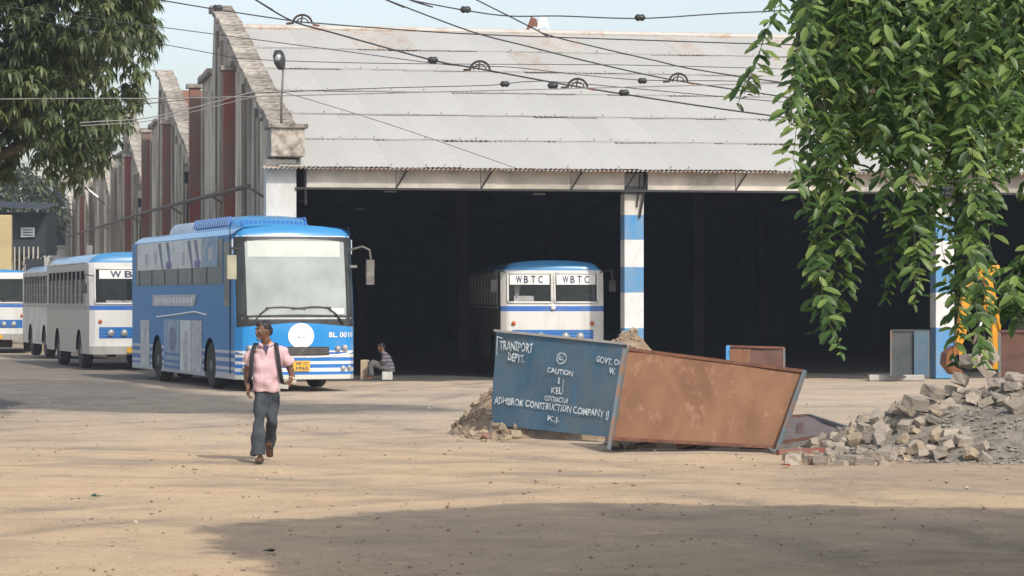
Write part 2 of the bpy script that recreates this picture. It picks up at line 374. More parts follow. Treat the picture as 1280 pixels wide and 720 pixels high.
TR = [(-14, 18, 17.5), (-14.5, 18, 21), (14, 12, 22), (2, -14, 44), (3, -30, 64), (-30, 60, 30), (30, 52, 34)]
def ground():
    # one near sheet with fine relief, lying over the wide plain
    xs = [-27 + 0.25 * i for i in range(213)]; ys = [13 + 0.3 * i for i in range(260)]
    vs = []; g = []; og = []
    for y in ys:
        for x in xs:
            h = 0.022 * noise.fractal(Vector((x * 0.9, y * 0.7, 0)), 1, 2, 4)
            trk = 0
            for cx, cy, rad in TR:
                dd = math.hypot(x - cx, y - cy) - rad
                for o_ in (-.85, .85):
                    q = abs(dd - o_ + .1 * noise.noise(Vector((x * .5, y * .5, rad))))
                    if q < .26: trk = max(trk, (1 - (q / .26) ** 2) * max(0, .55 + noise.noise(Vector((x * .6, y * .6, rad + 5)))))
            h -= .016 * trk
            edge = min(1, (x + 27) / 2, (26 - x) / 2, (y - 13) / 2, (90.7 - y) / 2)
            vs.append((x, y, h * max(0, edge) - 0.012))
            px = 640 + FPX * x / y; py = HOR + FPX * EYE / y
            t_ = curve(px, [(0, 470), (150, 474), (300, 494), (450, 501), (600, 508)])
            b_ = curve(px, [(0, 512), (150, 517), (300, 519), (450, 517), (600, 516)])
            wob = 5 * noise.noise(Vector((x * 0.35, y * 0.35, 3)))
            k = min(1, max(0, (py + wob - t_) / 5)) * min(1, max(0, (b_ - py - wob) / 3.5))
            k *= min(1, max(0, (620 - px) / 60))
            far = min(1, max(0, (478 - py) / 6)) * min(1, max(0, (560 - px) / 100))
            k = max(k * 0.95, far * 0.8)
            near = 0.4 * min(1, max(0, (py - 572) / 8)) * min(1, max(0, (618 - py) / 10)) * min(1, max(0, (px - 900) / 120))
            g.append(max(k, near, 0.50 * trk)); og.append(min(1, max(0, (py - 520) / 60)))
    nx = len(xs)
    fs = [(j * nx + i, j * nx + i + 1, (j + 1) * nx + i + 1, (j + 1) * nx + i) for j in range(len(ys) - 1) for i in range(nx - 1)]
    me = bpy.data.meshes.new('ground'); me.from_pydata(vs, [], fs)
    a = me.attributes.new('asphalt', 'FLOAT', 'POINT'); a.data.foreach_set('value', g)
    a = me.attributes.new('ochre', 'FLOAT', 'POINT'); a.data.foreach_set('value', og)
    m, t, b = nodes('dusty_ground')
    n1 = noi(t, 0.35, 8, 0.65); n2 = noi(t, 1.7, 10, 0.72); n3 = noi(t, 26, 4, 0.7)
    at = t.nodes.new('ShaderNodeAttribute'); at.attribute_name = 'asphalt'
    ao = t.nodes.new('ShaderNodeAttribute'); ao.attribute_name = 'ochre'
    sand = ramp(t, n1, [(0.30, (0.51, 0.385, 0.26)), (0.55, (0.58, 0.425, 0.275)), (0.75, (0.62, 0.44, 0.275))])
    grey = ramp(t, n1, [(0.35, (0.46, 0.375, 0.29)), (0.6, (0.55, 0.44, 0.325))])
    c = mixc(t, ao.outputs['Fac'], grey, sand)
    patch = ramp(t, n2, [(0.36, (0.86, 0.87, 0.89)), (0.48, (1, 1, 1)), (0.62, (1.05, 1.06, 1.07))])
    c = mixc(t, 1.0, c, patch, 'MULTIPLY')
    tar = ramp(t, n2, [(0.35, (0.13, 0.12, 0.11)), (0.6, (0.21, 0.19, 0.165)), (0.75, (0.30, 0.255, 0.20))])
    c = mixc(t, at.outputs['Fac'], c, tar)
    # tyre-worn streaks running across the yard
    st = ramp(t, noi(t, 0.8, 7, 0.65, (0.35, 0.7, 1)), [(0.50, (1, 1, 1)), (0.62, (0.80, 0.82, 0.85))])
    c = mixc(t, 1.0, c, st, 'MULTIPLY')
    n4 = noi(t, 90, 3, 0.8); gr = ramp(t, n4, [(0.32, (0.72, 0.70, 0.68)), (0.46, (1, 1, 1)), (0.66, (1.0, 1.0, 1.0)), (0.76, (1.2, 1.18, 1.15))])
    c = mixc(t, 1.0, c, gr, 'MULTIPLY')
    sp = ramp(t, n3, [(0.34, (0.62, 0.58, 0.55)), (0.42, (1, 1, 1)), (0.72, (1, 1, 1)), (0.78, (1.18, 1.16, 1.12))])
    c = mixc(t, 1.0, c, sp, 'MULTIPLY')
    t.links.new(c, b.inputs['Base Color']); b.inputs['Roughness'].default_value = 0.95
    b.inputs['Specular IOR Level'].default_value = 0.2
    ad = t.nodes.new('ShaderNodeMath'); ad.operation = 'MULTIPLY_ADD'; ad.inputs[1].default_value = 0.35
    t.links.new(n3, ad.inputs[0]); t.links.new(n2, ad.inputs[2])
    bump(t, b, ad.outputs[0], 0.9, 0.05)
    M['dusty_ground'] = m; me.materials.append(m)
    me.polygons.foreach_set('use_smooth', [True] * len(me.polygons))
    o = bpy.data.objects.new('ground', me); COL.objects.link(o); tag(o, kind='structure')
    mb = MB(); S = 3000
    mb.add([(-S, -S, -0.09), (S, -S, -0.09), (S, S, -0.09), (-S, S, -0.09)], [(0, 1, 2, 3)], 'plain')
    return mb
pbr('plain', (0.40, 0.32, 0.22), 0.95, 0.0, (0.30, 0.25, 0.18), 0.05)
ground().build('outer_ground', kind='structure')

def scatter(name, n, fn, size, mat, kind='stuff', **kw):
    mb = MB(); r_ = random.Random(hash(name) % 1000 if False else len(name) * 31)
    for _ in range(n):
        x, y, z = fn(r_); s = size(r_)
        q = Matrix.Rotation(r_.uniform(0, 6.28), 3, 'Z') @ Matrix.Rotation(r_.uniform(-.5, .5), 3, 'X')
        vs = [q @ Vector((a * s * r_.uniform(.7, 1.2), b * s * r_.uniform(.6, 1.1), c * s * r_.uniform(.35, .6))) + Vector((x, y, z + s * .15)) for a, b, c in ((1, 0, 0), (0, 1, 0), (-1, 0, 0), (0, -1, 0), (0, 0, 1), (0, 0, -1))]
        mb.add(vs, [(0, 1, 4), (1, 2, 4), (2, 3, 4), (3, 0, 4), (1, 0, 5), (2, 1, 5), (3, 2, 5), (0, 3, 5)], mat)
    return mb.build(name, kind=kind, fix=False, **kw)
def spread(r_):
    Y = 19 + 36 * r_.random() ** 1.3; return ((r_.random() - .5) * 0.40 * Y, Y, -0.01)
scatter('loose_pebbles', 3200, spread, lambda r_: 0.007 + 0.026 * r_.random() ** 4, 'pebble', label='small loose pebbles and grit scattered over the dusty yard', cat='gravel')

# ================================================================ DEPOT SHED
Zc = 64.8; ALPHA = math.atan(688 / FPX)
ux = Vector((math.cos(ALPHA), math.sin(ALPHA), 0)); dx = Vector((-math.sin(ALPHA), math.cos(ALPHA), 0))
CORNER = Vector(((345 - 640) / 54.0, Zc, 0))
shed = thing('depot_shed', CORNER, ALPHA, label='long saw-tooth roofed bus depot shed with pale corrugated roof and dark open front', cat='building')
# local frame of the shed: x along the open front, y into the depth, z up.
PER = 23.0; NT = 7; LEN = 36.0
prof = [(0, 5.75), (15.6, 10.15), (16.2, 10.12), (16.9, 8.45), (20.2, 8.4), (20.9, 7.0), (23.0, 6.1)]
prof2 = [(0.0, 6.1)] + prof[1:]
# side wall
for k in range(NT):
    pr = prof if k == 0 else prof2
    mb = MB(); poly = [(0, k * PER, -0.1)] + [(0, k * PER + d, z) for d, z in pr] + [(0, (k + 1) * PER, -0.1)]
    mb.prism(poly, (0.34, 0, 0), 'wall_stained')
    mb.build('side_wall', shed)
# gable coping stones, each a block on the sloping wall head
def cop(length):
    m_ = MB().box((0, 0, 0), (0.62, length - 0.03, 0.17), 'stone_stained')
    me = m_.mesh('coping_stone'); return me
cop_me = cop(1.04)
r5 = random.Random(5)
for k in range(3):
    pr = prof if k == 0 else prof2
    for (a, za), (b, zb) in zip(pr, pr[1:]):
        L = math.hypot(b - a, zb - za); n = max(1, round(L / 1.04))
        if abs(zb - za) / L > 0.85: continue
        ang = math.atan2(zb - za, b - a)
        for i in range(n):
            f = (i + 0.5) / n
            inst('coping_stone', cop_me, shed, (0.17 + r5.uniform(-.02, .02), k * PER + a + (b - a) * f, za + (zb - za) * f + 0.09 + r5.uniform(-.015, .02)), (ang, 0, r5.uniform(-.02, .02)), (1, L / n / 1.04, 1))
mb = MB()
for k in range(3, NT):
    for (a, za), (b, zb) in zip(prof2, prof2[1:]):
        mb.bar((0.17, k * PER + a, za + .08), (0.17, k * PER + b, zb + .08), 0.6, 0.16, 'stone_stained')
mb.build('coping', shed)
# red and grey buttress fins on the side wall
for k in range(NT):
    for d, z, w_, m_, pj in ((3.0, 6.3, .35, 'wall_stained', .14), (6.2, 7.1, .35, 'wall_stained', .14), (10.0, 8.0, .45, 'red_oxide', .30), (13.4, 8.9, .3, 'wall_stained', .13),
                             (20.95, 8.35 if k else 8.35, .45, 'red_oxide', .33), (17.6, 8.0, .3, 'wall_stained', .14)):
        if k >= 2 and (d > 20 or k % 2): m_ = 'wall_soot' if m_ == 'red_oxide' else m_
        mb = MB().box((-pj / 2 - .003, k * PER + d, z / 2), (pj, w_, z), m_)
        if m_ == 'red_oxide':
            mb.box((-pj / 2 - .02, k * PER + d, z + .06), (pj + .14, w_ + .12, .12), 'stone_stained')
        mb.build('buttress', shed)
# rain pipes and conduits on the side wall
for k in range(NT):     # recessed-looking ribs between the buttresses
    for d in [1.0 + 1.55 * i for i in range(14)]:
        zt = 5.5 + 4.2 * min(d, 15.4) / 15.6 if d < 15.6 else (7.9 if d < 20.6 else 5.8)
        MB().box((-.045, k * PER + d, zt / 2), (.085, .30, zt), 'wall_soot' if int(d * 7 + k) % 3 == 0 else 'wall_stained').build('wall_rib', shed)
mb = MB(); mb.tube([(-.42, 2.2, 4.62), (-.46, 12, 4.75), (-.42, 27, 5.0), (-.46, 48, 5.25), (-.42, 72, 5.5), (-.42, 110, 5.9), (-.42, 155, 6.4)], .06, 8, 'pipe_brown')
for d in (2.2, 12, 27, 48, 72): mb.bar((-.46, d, 4.6 + d * .0125), (0, d, 4.3 + d * .0125), .05, .05, 'pipe_brown')
mb.tube([(-.2, 1.5, 2.95), (-.2, 3.0, 3.0), (-.2, 5.5, 2.5), (-.2, 12, 2.4)], .04, 6, 'dark_iron'); mb.build('wall_pipe', shed, True)
for d, z in ((22.6, 5.6), (45.6, 5.6)):
    mb = MB().tube([(-.16, d, z), (-.2, d + .1, z - 1), (-.16, d, 1.0)], .09, 8, 'dark_iron'); mb.box((-.2, d, z + .1), (.35, .4, .35), 'dark_iron'); mb.build('rain_pipe', shed)
# pier at the corner with its cap
mb = MB().box((0.20, -0.25, 5.52), (0.78, 0.9, 0.66), 'stone_stained'); mb.build('pier', shed, bevel=.02)
MB().box((0.20, -0.25, 5.89), (0.92, 1.04, 0.10), 'stone_stained').build('pier_cap', shed, bevel=.015)
MB().box((0.08, -0.12, 2.52), (0.70, 0.5, 5.24), 'white_wash').build('corner_column', shed, bevel=.01)
MB().tube([(0.62, -0.45, 4.95), (0.66, -.3, 4.1)], .03, 6, 'dark_iron').build('strut', shed)
# front posts in painted bands; the dark top band is painted eave shade
bands('post_paint', [(0, LBLUE), (1.25, (.72, .72, .72)), (2.08, LBLUE), (2.68, (.72, .72, .72)), (3.33, LBLUE), (3.92, (.60, .57, .52)), (4.4, (0.03, 0.06, 0.10)), (4.6, (0.3, 0.3, 0.3))], 0, 5.0, 0.8, (0.30, 0.29, 0.27), 0.5, 0, stretch=(2, 2, .8), wob=.03)
for u in (8.47, 16.2, 25.0, 33.0):
    mb = MB().box((u, 0.0, 2.45), (0.47, 0.42, 4.9), 'post_paint'); mb.build('post', shed, bevel=.012)
    MB().tube([(u + .27, -.40, 4.86), (u + .12, -.24, 3.85)], .03, 6, 'dark_iron').build('strut', shed)
    MB().tube([(u + .1, -.40, 4.86), (u + .06, -.24, 4.1)], .02, 6, 'dark_iron').build('strut', shed)
mb = MB()
for i, z_ in enumerate((3.0, 2.93)):
    pass
# fascia beam in panels under the eave, with struts
edges = [0.62, 2.75, 4.75, 6.9, 8.2]
e2 = [8.75, 10.9, 13.3, 15.9]; e3 = [16.5, 19.5, 22.3, 24.7]; e4 = [25.3, 28, 30.6, 32.7]
for es in (edges, e2, e3, e4):
    for a, b in zip(es, es[1:]):
        MB().box(((a + b) / 2, -.33, 4.72), (b - a - .015, .12, .44), 'fascia').build('fascia_panel', shed)
        MB().bar((b, -.41, 4.5), (b + .24, -.52, 4.90), .035, .035, 'dark_iron').build('strut', shed)
MB().box((17, -.33, 4.475), (33.2, .18, .05), 'dark_iron').build('lintel_bar', shed)
# corrugated roof: every sheet of the front slope is a piece
def sheet(nm, w_, l_, mat, n=7, amp=0.011):
    mb = MB(); vs = []
    for j in (0, 1):
        for i in range(n * 2 + 1):
            vs.append((i / (n * 2) * w_, j * l_, amp * (1 if i % 2 else -1)))
    K = n * 2 + 1
    fs = [(i, i + 1, K + i + 1, K + i) for i in range(n * 2)]
    mb.add(vs, fs, mat); return mb.mesh(nm, True)
pbr('sheet_eave', (.46, .40, .34), .75, 0, (.34, .20, .13), 2.2, (.42, .62), rand=.08, third=(.42, .30, .22))
EAVE = Vector((0, -0.62, 4.93)); RIDGE = Vector((0, 15.4, 9.62))
sl_v = RIDGE - EAVE; SL = sl_v.length; sa = math.atan2(sl_v.z, sl_v.y)
rows = 6; cols = 43; cw = LEN / cols; rl = SL / rows
me_s = [sheet('roof_sheet', cw + .05, rl + .12, 'sheet_metal'), sheet('roof_sheet', cw + .05, rl + .12, 'sheet_rusty')]
r6 = random.Random(11)
for j in range(rows):
    for i in range(cols):
        f = j / rows
        p = EAVE + sl_v * f
        rusty = (j == rows - 1 and i in (4, 5, 10, 11, 15, 19, 20, 21, 24, 30)) or (j == rows - 2 and i in (9, 18))
        inst('roof_sheet', me_s[1 if rusty else 0], shed, (0.34 + i * cw - 0.015 if j else 0.0 + i * (LEN + .34) / cols, p.y - .03, p.z + 0.030 + r6.uniform(-.006, .012)),
             (sa - 0.004 + r6.uniform(-.004, .004), -0.01 + r6.uniform(-.005, .005), r6.uniform(-.004, .004)))
me_e = sheet('eave_sheet', 0.95, 0.42, 'sheet_eave', 9, .02)
for i in range(39):
    inst('eave_sheet', me_e, shed, (-.35 + i * .93, EAVE.y - .10, EAVE.z - .015), (sa - .06, -.01, r6.uniform(-.006, .006)))
# bolts and battens along the seams
mb = MB()
for j in range(rows + 1):
    p = EAVE + sl_v * (j / rows)
    for i in range(cols * 2):
        if r6.random() < .3:
            q = p + Vector((0.5 + i * cw / 2 + r6.uniform(-.03, .03), .06, .11)); mb.box(q, (.025, .05, .03), 'stone_stained')
mb.build('roof_bolts', shed, kind='stuff')
for j in range(1, rows):
    p = EAVE + sl_v * (j / rows)
    MB().box((LEN / 2 + .3, p.y - .05, p.z + .055), (LEN, .014, .012), 'stone_stained').build('seam_batten', shed)
MB().tube([(0.3, 15.45, 9.70), (LEN + .2, 15.45, 9.70)], .10, 8, 'sheet_rusty').build('ridge_cap', shed)
# loose scraps of sheet and cloth lying on the ridge
for u, z, m_ in ((9.0, 9.95, 'rust_iron'), (9.3, 9.98, 'poster_pale')):
    MB().add([(u, 15.4, z - .2), (u + .16, 15.4, z + .22), (u + .34, 15.45, z + .15), (u + .42, 15.4, z - .2), (u + .28, 15.42, z - .06)], [(0, 1, 2, 4), (4, 2, 3)], m_).build('loose_sheet', shed)
# steep back face of the first tooth and the farther teeth
def roofpoly(k, mat, x1):
    b = k * PER
    mb = MB()
    if k: mb.add([(0.3, b - .2, 5.8), (x1, b - .2, 5.8), (x1, b + 15.5, 9.6), (0.3, b + 15.5, 9.6)], [(0, 1, 2, 3)], mat)
    mb.add([(0.3, b + 15.5, 9.6), (x1, b + 15.5, 9.6), (x1, b + 16.6, 8.1), (0.3, b + 16.6, 8.1)], [(0, 1, 2, 3)], 'sheet_grey')
    mb.add([(0.3, b + 16.6, 8.1), (x1, b + 16.6, 8.1), (x1, b + 22.8, 5.8), (0.3, b + 22.8, 5.8)], [(0, 1, 2, 3)], 'sheet_grey')
    mb.build('back_roof', shed, fix=False)
for k in range(NT):
    roofpoly(k, 'sheet_red' if k == 1 else 'sheet_grey', LEN + .2)
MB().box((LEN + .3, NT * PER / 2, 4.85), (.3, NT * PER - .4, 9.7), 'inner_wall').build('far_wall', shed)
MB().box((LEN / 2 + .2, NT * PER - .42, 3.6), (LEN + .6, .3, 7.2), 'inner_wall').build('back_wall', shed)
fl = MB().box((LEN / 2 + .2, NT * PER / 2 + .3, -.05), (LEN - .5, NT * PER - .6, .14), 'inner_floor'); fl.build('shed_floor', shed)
for u in (8.47, 16.2, 25.0):
    for k in range(1, 4):
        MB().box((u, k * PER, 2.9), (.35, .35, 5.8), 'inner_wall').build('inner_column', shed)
for u, d, z in ((4.5, 12, 4.9), (8.9, 13, 4.9), (13.7, 12, 5.1), (6.2, 30, 5.0)):
    MB().box((u, d, z), (.35, .06, .05), 'sticker_white').build('tube_light', shed)
MB().bar((0.2, .0, 4.2), (.75, .1, 4.2), .02, .02, 'dark_iron').build('strut', shed)
bpy.context.view_layer.update()
def S(x, y, z): return shed.matrix_world @ Vector((x, y, z))

# flood lamp on its pole on the pier
q = S(0.10, -.2, 5.94)
lp = thing('flood_lamp', q, 0.3, label='dark flood lamp on a thin pole standing on the corner pier of the shed', cat='lamp')
MB().tube([(0, 0, 0), (0.01, 0, .6), (0.05, 0, 1.30)], .028, 8, 'wheel_rim').build('pole', lp, True)
mb = MB(); mb.loft([ell((-.02, -.05, 1.27), .06, .07), ell((-.05, -.07, 1.38), .13, .11, tilt=-.2), ell((-.06, -.05, 1.55), .15, .12, tilt=-.25), ell((-.05, -.02, 1.68), .11, .09, tilt=-.3), ell((-.04, 0, 1.73), .04, .03)], 'black_plastic')
mb.build('lamp_housing', lp, True)
mb = MB().ball((-.09, -.125, 1.52), (.09, .05, .11), 'lamp_glass', 8); mb.build('lens', lp, True)

# tube lamps bracketed off the side wall
def wall_lamp(d, z, ln, lab):
    q = S(-.25, d, z)
    o = thing('wall_lamp', q, 0, label=lab, cat='lamp', group='tube lamps on the side wall')
    MB().bar((0, 0, 0), (-.35, -.1, .3), .05, .05, 'dark_iron').build('bracket', o)
    MB().bar((-.3, -.1, .34), (-.3 - ln, -.2, .34 + ln * .8), .22, .08, 'sticker_white').build('lamp_box', o)
wall_lamp(150, 8.0, 1.1, 'long white tube lamp on the side wall furthest from the corner')
wall_lamp(74, 6.6, .55, 'small white tube lamp on the side wall just beneath the mango tree')
MB().box(S(-.35, 88, 4.6), (.3, .2, .5), 'sticker_white').build('junction_box', label='tiny white junction box fixed high on the stained side wall', cat='junction box')

# ================================================================ FAR LEFT BACKGROUND
a = P(-60, 335, 112); yw = thing('yellow_wall', (a.x, 112, 0), 0, label='pale yellow plastered wall at the far left behind the buses', cat='wall')
MB().box((1.2, 0, 2.65), (2.4, .3, 5.3), 'plaster_yellow').build('wall', yw, bevel=.05)
hb = thing('gate_house', (P(14, 0, 126).x, 126, 0), 0, label='dark slate gate house with a pale sign above its barred gate', cat='building')
MB().box((-.6, 1.6, 4.9), (4.3, 3, 1.9), 'slate_paint').build('upper_wall', hb)
MB().add([(-3.2, -1.2, 6.15), (1.75, -1.2, 5.95), (1.75, 2.8, 6.35), (-3.2, 2.8, 6.5)], [(0, 1, 2, 3)], 'slate_paint').build('roof', hb)
MB().box((0.75, 0, 4.95), (.62, .08, .42), 'poster_pale').build('sign_board', hb)
for i in range(3): MB().box((0.75, -.05, 5.06 - i * .12), (.45, .02, .04), 'slate_paint').build('sign_line', hb)
for i in range(11): MB().box((-.9 + i * .21, .05, 2.5), (.06, .06, 3.6), 'fascia').build('gate_bar', hb)
MB().box((1.1, -.2, 2.0), (.8, .2, 3.5), 'slate_paint').build('gate_leaf', hb)
pb = thing('far_house', (P(58, 0, 190).x, 190, 0), 0.1, label='pale two storey house far behind the gate at the left', cat='building')
MB().box((-.6, 0, 5.4), (5.0, 5, 10.8), 'plaster_pale').build('wall', pb)
for zz in (6.2, 8.8):
    MB().box((-.6, -2.6, zz + 1.1), (5.6, .6, .25), 'stone_stained').build('ledge', pb)
    for i in range(3): 
        f = MB().box((-2.2 + i * 1.6, -2.52, zz), (.8, .12, 1.3), 'slate_paint').build('window', pb)
        MB().box((-2.2 + i * 1.6, -2.56, zz - .7), (1.0, .22, .1), 'plaster_pale').build('sill', f)

# ================================================================ OVERHEAD WIRES
def wire(px, Y, lab, pts, r=.011, mat='cable', ins=(), pul=(), ext=(6, 6), group='overhead wires crossing above the yard'):
    """each wire hangs at its own depth; it runs on beyond both sides of the view"""
    o = thing('overhead_wire', P(pts[0][0], pts[0][1], Y), 0, label=lab, cat='wire', group=group)
    W = [P(a, b, Y + 0.004 * (a - 640)) for a, b in pts]
    d0 = (W[0] - W[1]).normalized() * ext[0]; d1 = (W[-1] - W[-2]).normalized() * ext[1]
    W = [W[0] + d0] + W + [W[-1] + d1]
    base = o.location.copy()
    # smooth Catmull-Rom
    out = []
    for i in range(len(W) - 1):
        p0, p1, p2, p3 = W[max(i - 1, 0)], W[i], W[i + 1], W[min(i + 2, len(W) - 1)]
        for k in range(6):
            t = k / 6
            out.append(0.5 * ((2 * p1) + (p2 - p0) * t + (2 * p0 - 5 * p1 + 4 * p2 - p3) * t * t + (3 * p1 - p0 - 3 * p2 + p3) * t ** 3) - base)
    out.append(W[-1] - base)
    MB().tube(out, r * .8, 5, mat).build('cable', o, True)
    for a, b in ins:
        c = P(a, b, Y) - base
        MB().lathe([(.012, -.07), (.035, -.055), (.048, -.03), (.038, 0), (.048, .03), (.035, .055), (.012, .07)], 10, c, 'X', 'insulator').build('insulator', o, True)
    for a, b in pul:
        c = P(a, b, Y) - base
        mb = MB(); mb.tube([c + Vector((.13 * math.cos(t), 0, .12 * math.sin(t) - .05)) for t in [math.pi * k / 10 for k in range(11)]], .015, 6, 'pulley')
        mb.tube([c + Vector((.085 * math.cos(t), 0, .075 * math.sin(t) - .05)) for t in [math.pi * k / 10 for k in range(11)]], .009, 5, 'pulley')
        mb.bar(c + Vector((-.02, 0, -.05)), c + Vector((.0, 0, .07)), .02, .02, 'pulley')
        mb.bar(c + Vector((-.22, 0, -.05)), c + Vector((-.12, 0, -.04)), .03, .03, 'pulley'); mb.bar(c + Vector((.14, 0, -.06)), c + Vector((.23, 0, -.08)), .025, .025, 'rust_iron')
        mb.build('pulley', o)
Yw = 38
wire(0, Yw, 'black wire reaching from the mango tree top over the gable peak along the roof ridge', [(150, -8), (200, 0), (272, 12), (365, 26), (397, 29), (500, 37), (600, 43), (800, 50), (1000, 56), (1300, 60)], ins=[(272, 10)], pul=[(378, 25)])
wire(0, Yw - 1, 'thick black wire slanting down the pale roof through two curved pulleys left of middle', [(300, -12), (320, 0), (365, 26), (420, 42), (540, 75), (600, 86), (720, 108), (860, 130), (960, 144), (1100, 162)], .014, ins=[(541, 75), (691, 107), (780, 116)], pul=[(600, 83), (722, 105)])
wire(0, Yw + 2, 'black wire slanting over the middle of the ridge with one pulley right of middle', [(470, -6), (484, 0), (588, 39), (660, 58), (740, 78), (836, 99), (926, 113), (1000, 124), (1150, 146)], .013, pul=[(848, 98)])
wire(0, Yw - 2, 'topmost wire against the sky with two black insulators', [(500, -4), (513, 0), (582, 13), (637, 20), (700, 20), (800, 23), (900, 17), (1000, 12), (1150, 2)], ins=[(582, 12), (800, 22)])
wire(0, Yw - 2.2, 'branch wire dropping from the topmost wire down across the right part of the roof', [(636, 20), (680, 42), (750, 60), (820, 76), (870, 87), (1000, 106), (1150, 122)])
wire(0, Yw + 3, 'thin level wire across the middle roof with an insulator left of the middle', [(150, 133), (300, 118), (353, 115), (480, 110), (600, 107), (631, 105), (660, 102), (720, 104), (960, 126), (1100, 136)], .008, ins=[(631, 105)], ext=(.2, 6))
wire(0, Yw + 4, 'thin wire sagging over the upper roof with an insulator at right', [(400, 60), (560, 81), (640, 84), (720, 93), (803, 100), (900, 101), (1000, 104), (1120, 106)], .008, ins=[(803, 101)])
wire(0, Yw + 5, 'faint wire slanting down the lower left of the pale roof', [(340, 112), (385, 124), (500, 160), (630, 205)], .006, ext=(.1, .3))
wire(0, 34, 'pale wire running level in front of the mango tree', [(-20, 124), (100, 123), (200, 123), (300, 121), (420, 118)], .008, 'cable_pale')
wire(0, 36, 'pair of pale wires slanting up to the side wall, upper one', [(120, 152), (180, 148), (240, 135), (300, 119), (326, 113)], .009, 'cable_pale', ext=(.2, .05))
wire(0, 36.3, 'pale wire slanting from the second gable to the first just under its pair', [(120, 156), (180, 152), (240, 140), (300, 125), (326, 120)], .007, 'cable_pale', ext=(.2, .05))
wire(0, Yw + 1.5, 'thin wire following the second roof seam to the right', [(240, 62), (300, 73), (420, 78), (560, 80), (760, 81), (900, 84), (1100, 90)], .007)
# ================================================================ BUSES
bands('coach_paint', [(0.0, (.03, .03, .03)), (.24, (.55, .55, .50)), (.33, BLUE), (.40, WHITE), (.47, BLUE), (.55, WHITE), (.62, BLUE), (.70, WHITE), (.765, (.03, .14, .48)), (.80, WHITE), (.84, (0.008, .23, .58)), (3.1, LBLUE)], 0, 4, .28, dirt_lo=.80, coat=.4)
bands('coach_side_shaded', [(0.0, (.03, .03, .03)), (.24, (.45, .47, .50)), (.36, (.10, .20, .42)), (.43, (.50, .53, .58)), (.50, (.03, .14, .40)), (.60, (.50, .53, .58)), (.68, (.03, .14, .40)), (.78, (.50, .53, .58)), (.84, (.015, .19, .47)), (3.25, (.04, .27, .54))], 0, 4, .5, dirt_lo=.86, coat=.0)  # side copy of the coach paint, its shade mixed into the colours
bands('bus_front_paint', [(0.0, (.03, .03, .03)), (.45, (.30, .29, .27)), (.62, WHITE), (1.50, WHITE), (1.62, (.02, .13, .46)), (1.74, WHITE), (2.92, LBLUE)], 0, 4, .35, dirt_lo=.66)
bands('low_bus_front_paint', [(0.0, (.03, .03, .03)), (.45, (.30, .29, .27)), (.62, WHITE), (1.50, WHITE), (1.60, (.02, .13, .46)), (1.72, WHITE), (2.58, LBLUE)], 0, 4, .35, dirt_lo=.66)
bands('low_bus_side_shaded', [(0.0, (.03, .03, .03)), (.40, (.09, .09, .09)), (1.62, (.05, .07, .10)), (1.74, (.09, .09, .09)), (2.56, (.05, .2, .4))], 0, 4, .45, dirt_lo=.52)  # near-black side colours paint in the darkness of the shed
bands('bus_side_shaded', [(0.0, (.03, .03, .03)), (.40, (.36, .355, .34)), (1.62, (.20, .27, .38)), (1.74, (.40, .395, .38)), (2.86, (.46, .46, .45))], 0, 4, .45, dirt_lo=.52)  # white bus side painted grey for its shade as well as its grime

pbr('bus_grime_lit', (0.62, 0.61, 0.58), 0.5, 0.0, (0.45, 0.44, 0.41), 1.5)  # grimy side painted paler to stand in for light missing between the buses
def wheel(parent, c, r=.5, w_=.28):
    t_ = MB().lathe([(r * .60, -w_ / 2), (r * .93, -w_ / 2), (r, -w_ * .36), (r, w_ * .36), (r * .93, w_ / 2), (r * .60, w_ / 2)], 28, c, 'X', 'tyre').build('tyre', None, True, auto=40)
    wh = thing('wheel', (0, 0, 0)); wh.parent = parent; t_.parent = wh
    s = -1 if c[0] < 0 else 1
    MB().lathe([(r * .62, s * w_ * .46), (r * .50, s * w_ * .30), (r * .28, s * w_ * .22), (r * .24, s * w_ * .50), (.04, s * w_ * .52)], 20, c, 'X', 'wheel_rim').build('rim', wh, True, auto=35)

def cuts(a, b, n, extra):
    s = sorted([a + (b - a) * i / n for i in range(n + 1)] + list(extra)); out = [s[0]]
    for k in s[1:]:
        if k - out[-1] > 1e-3: out.append(k)
    return out

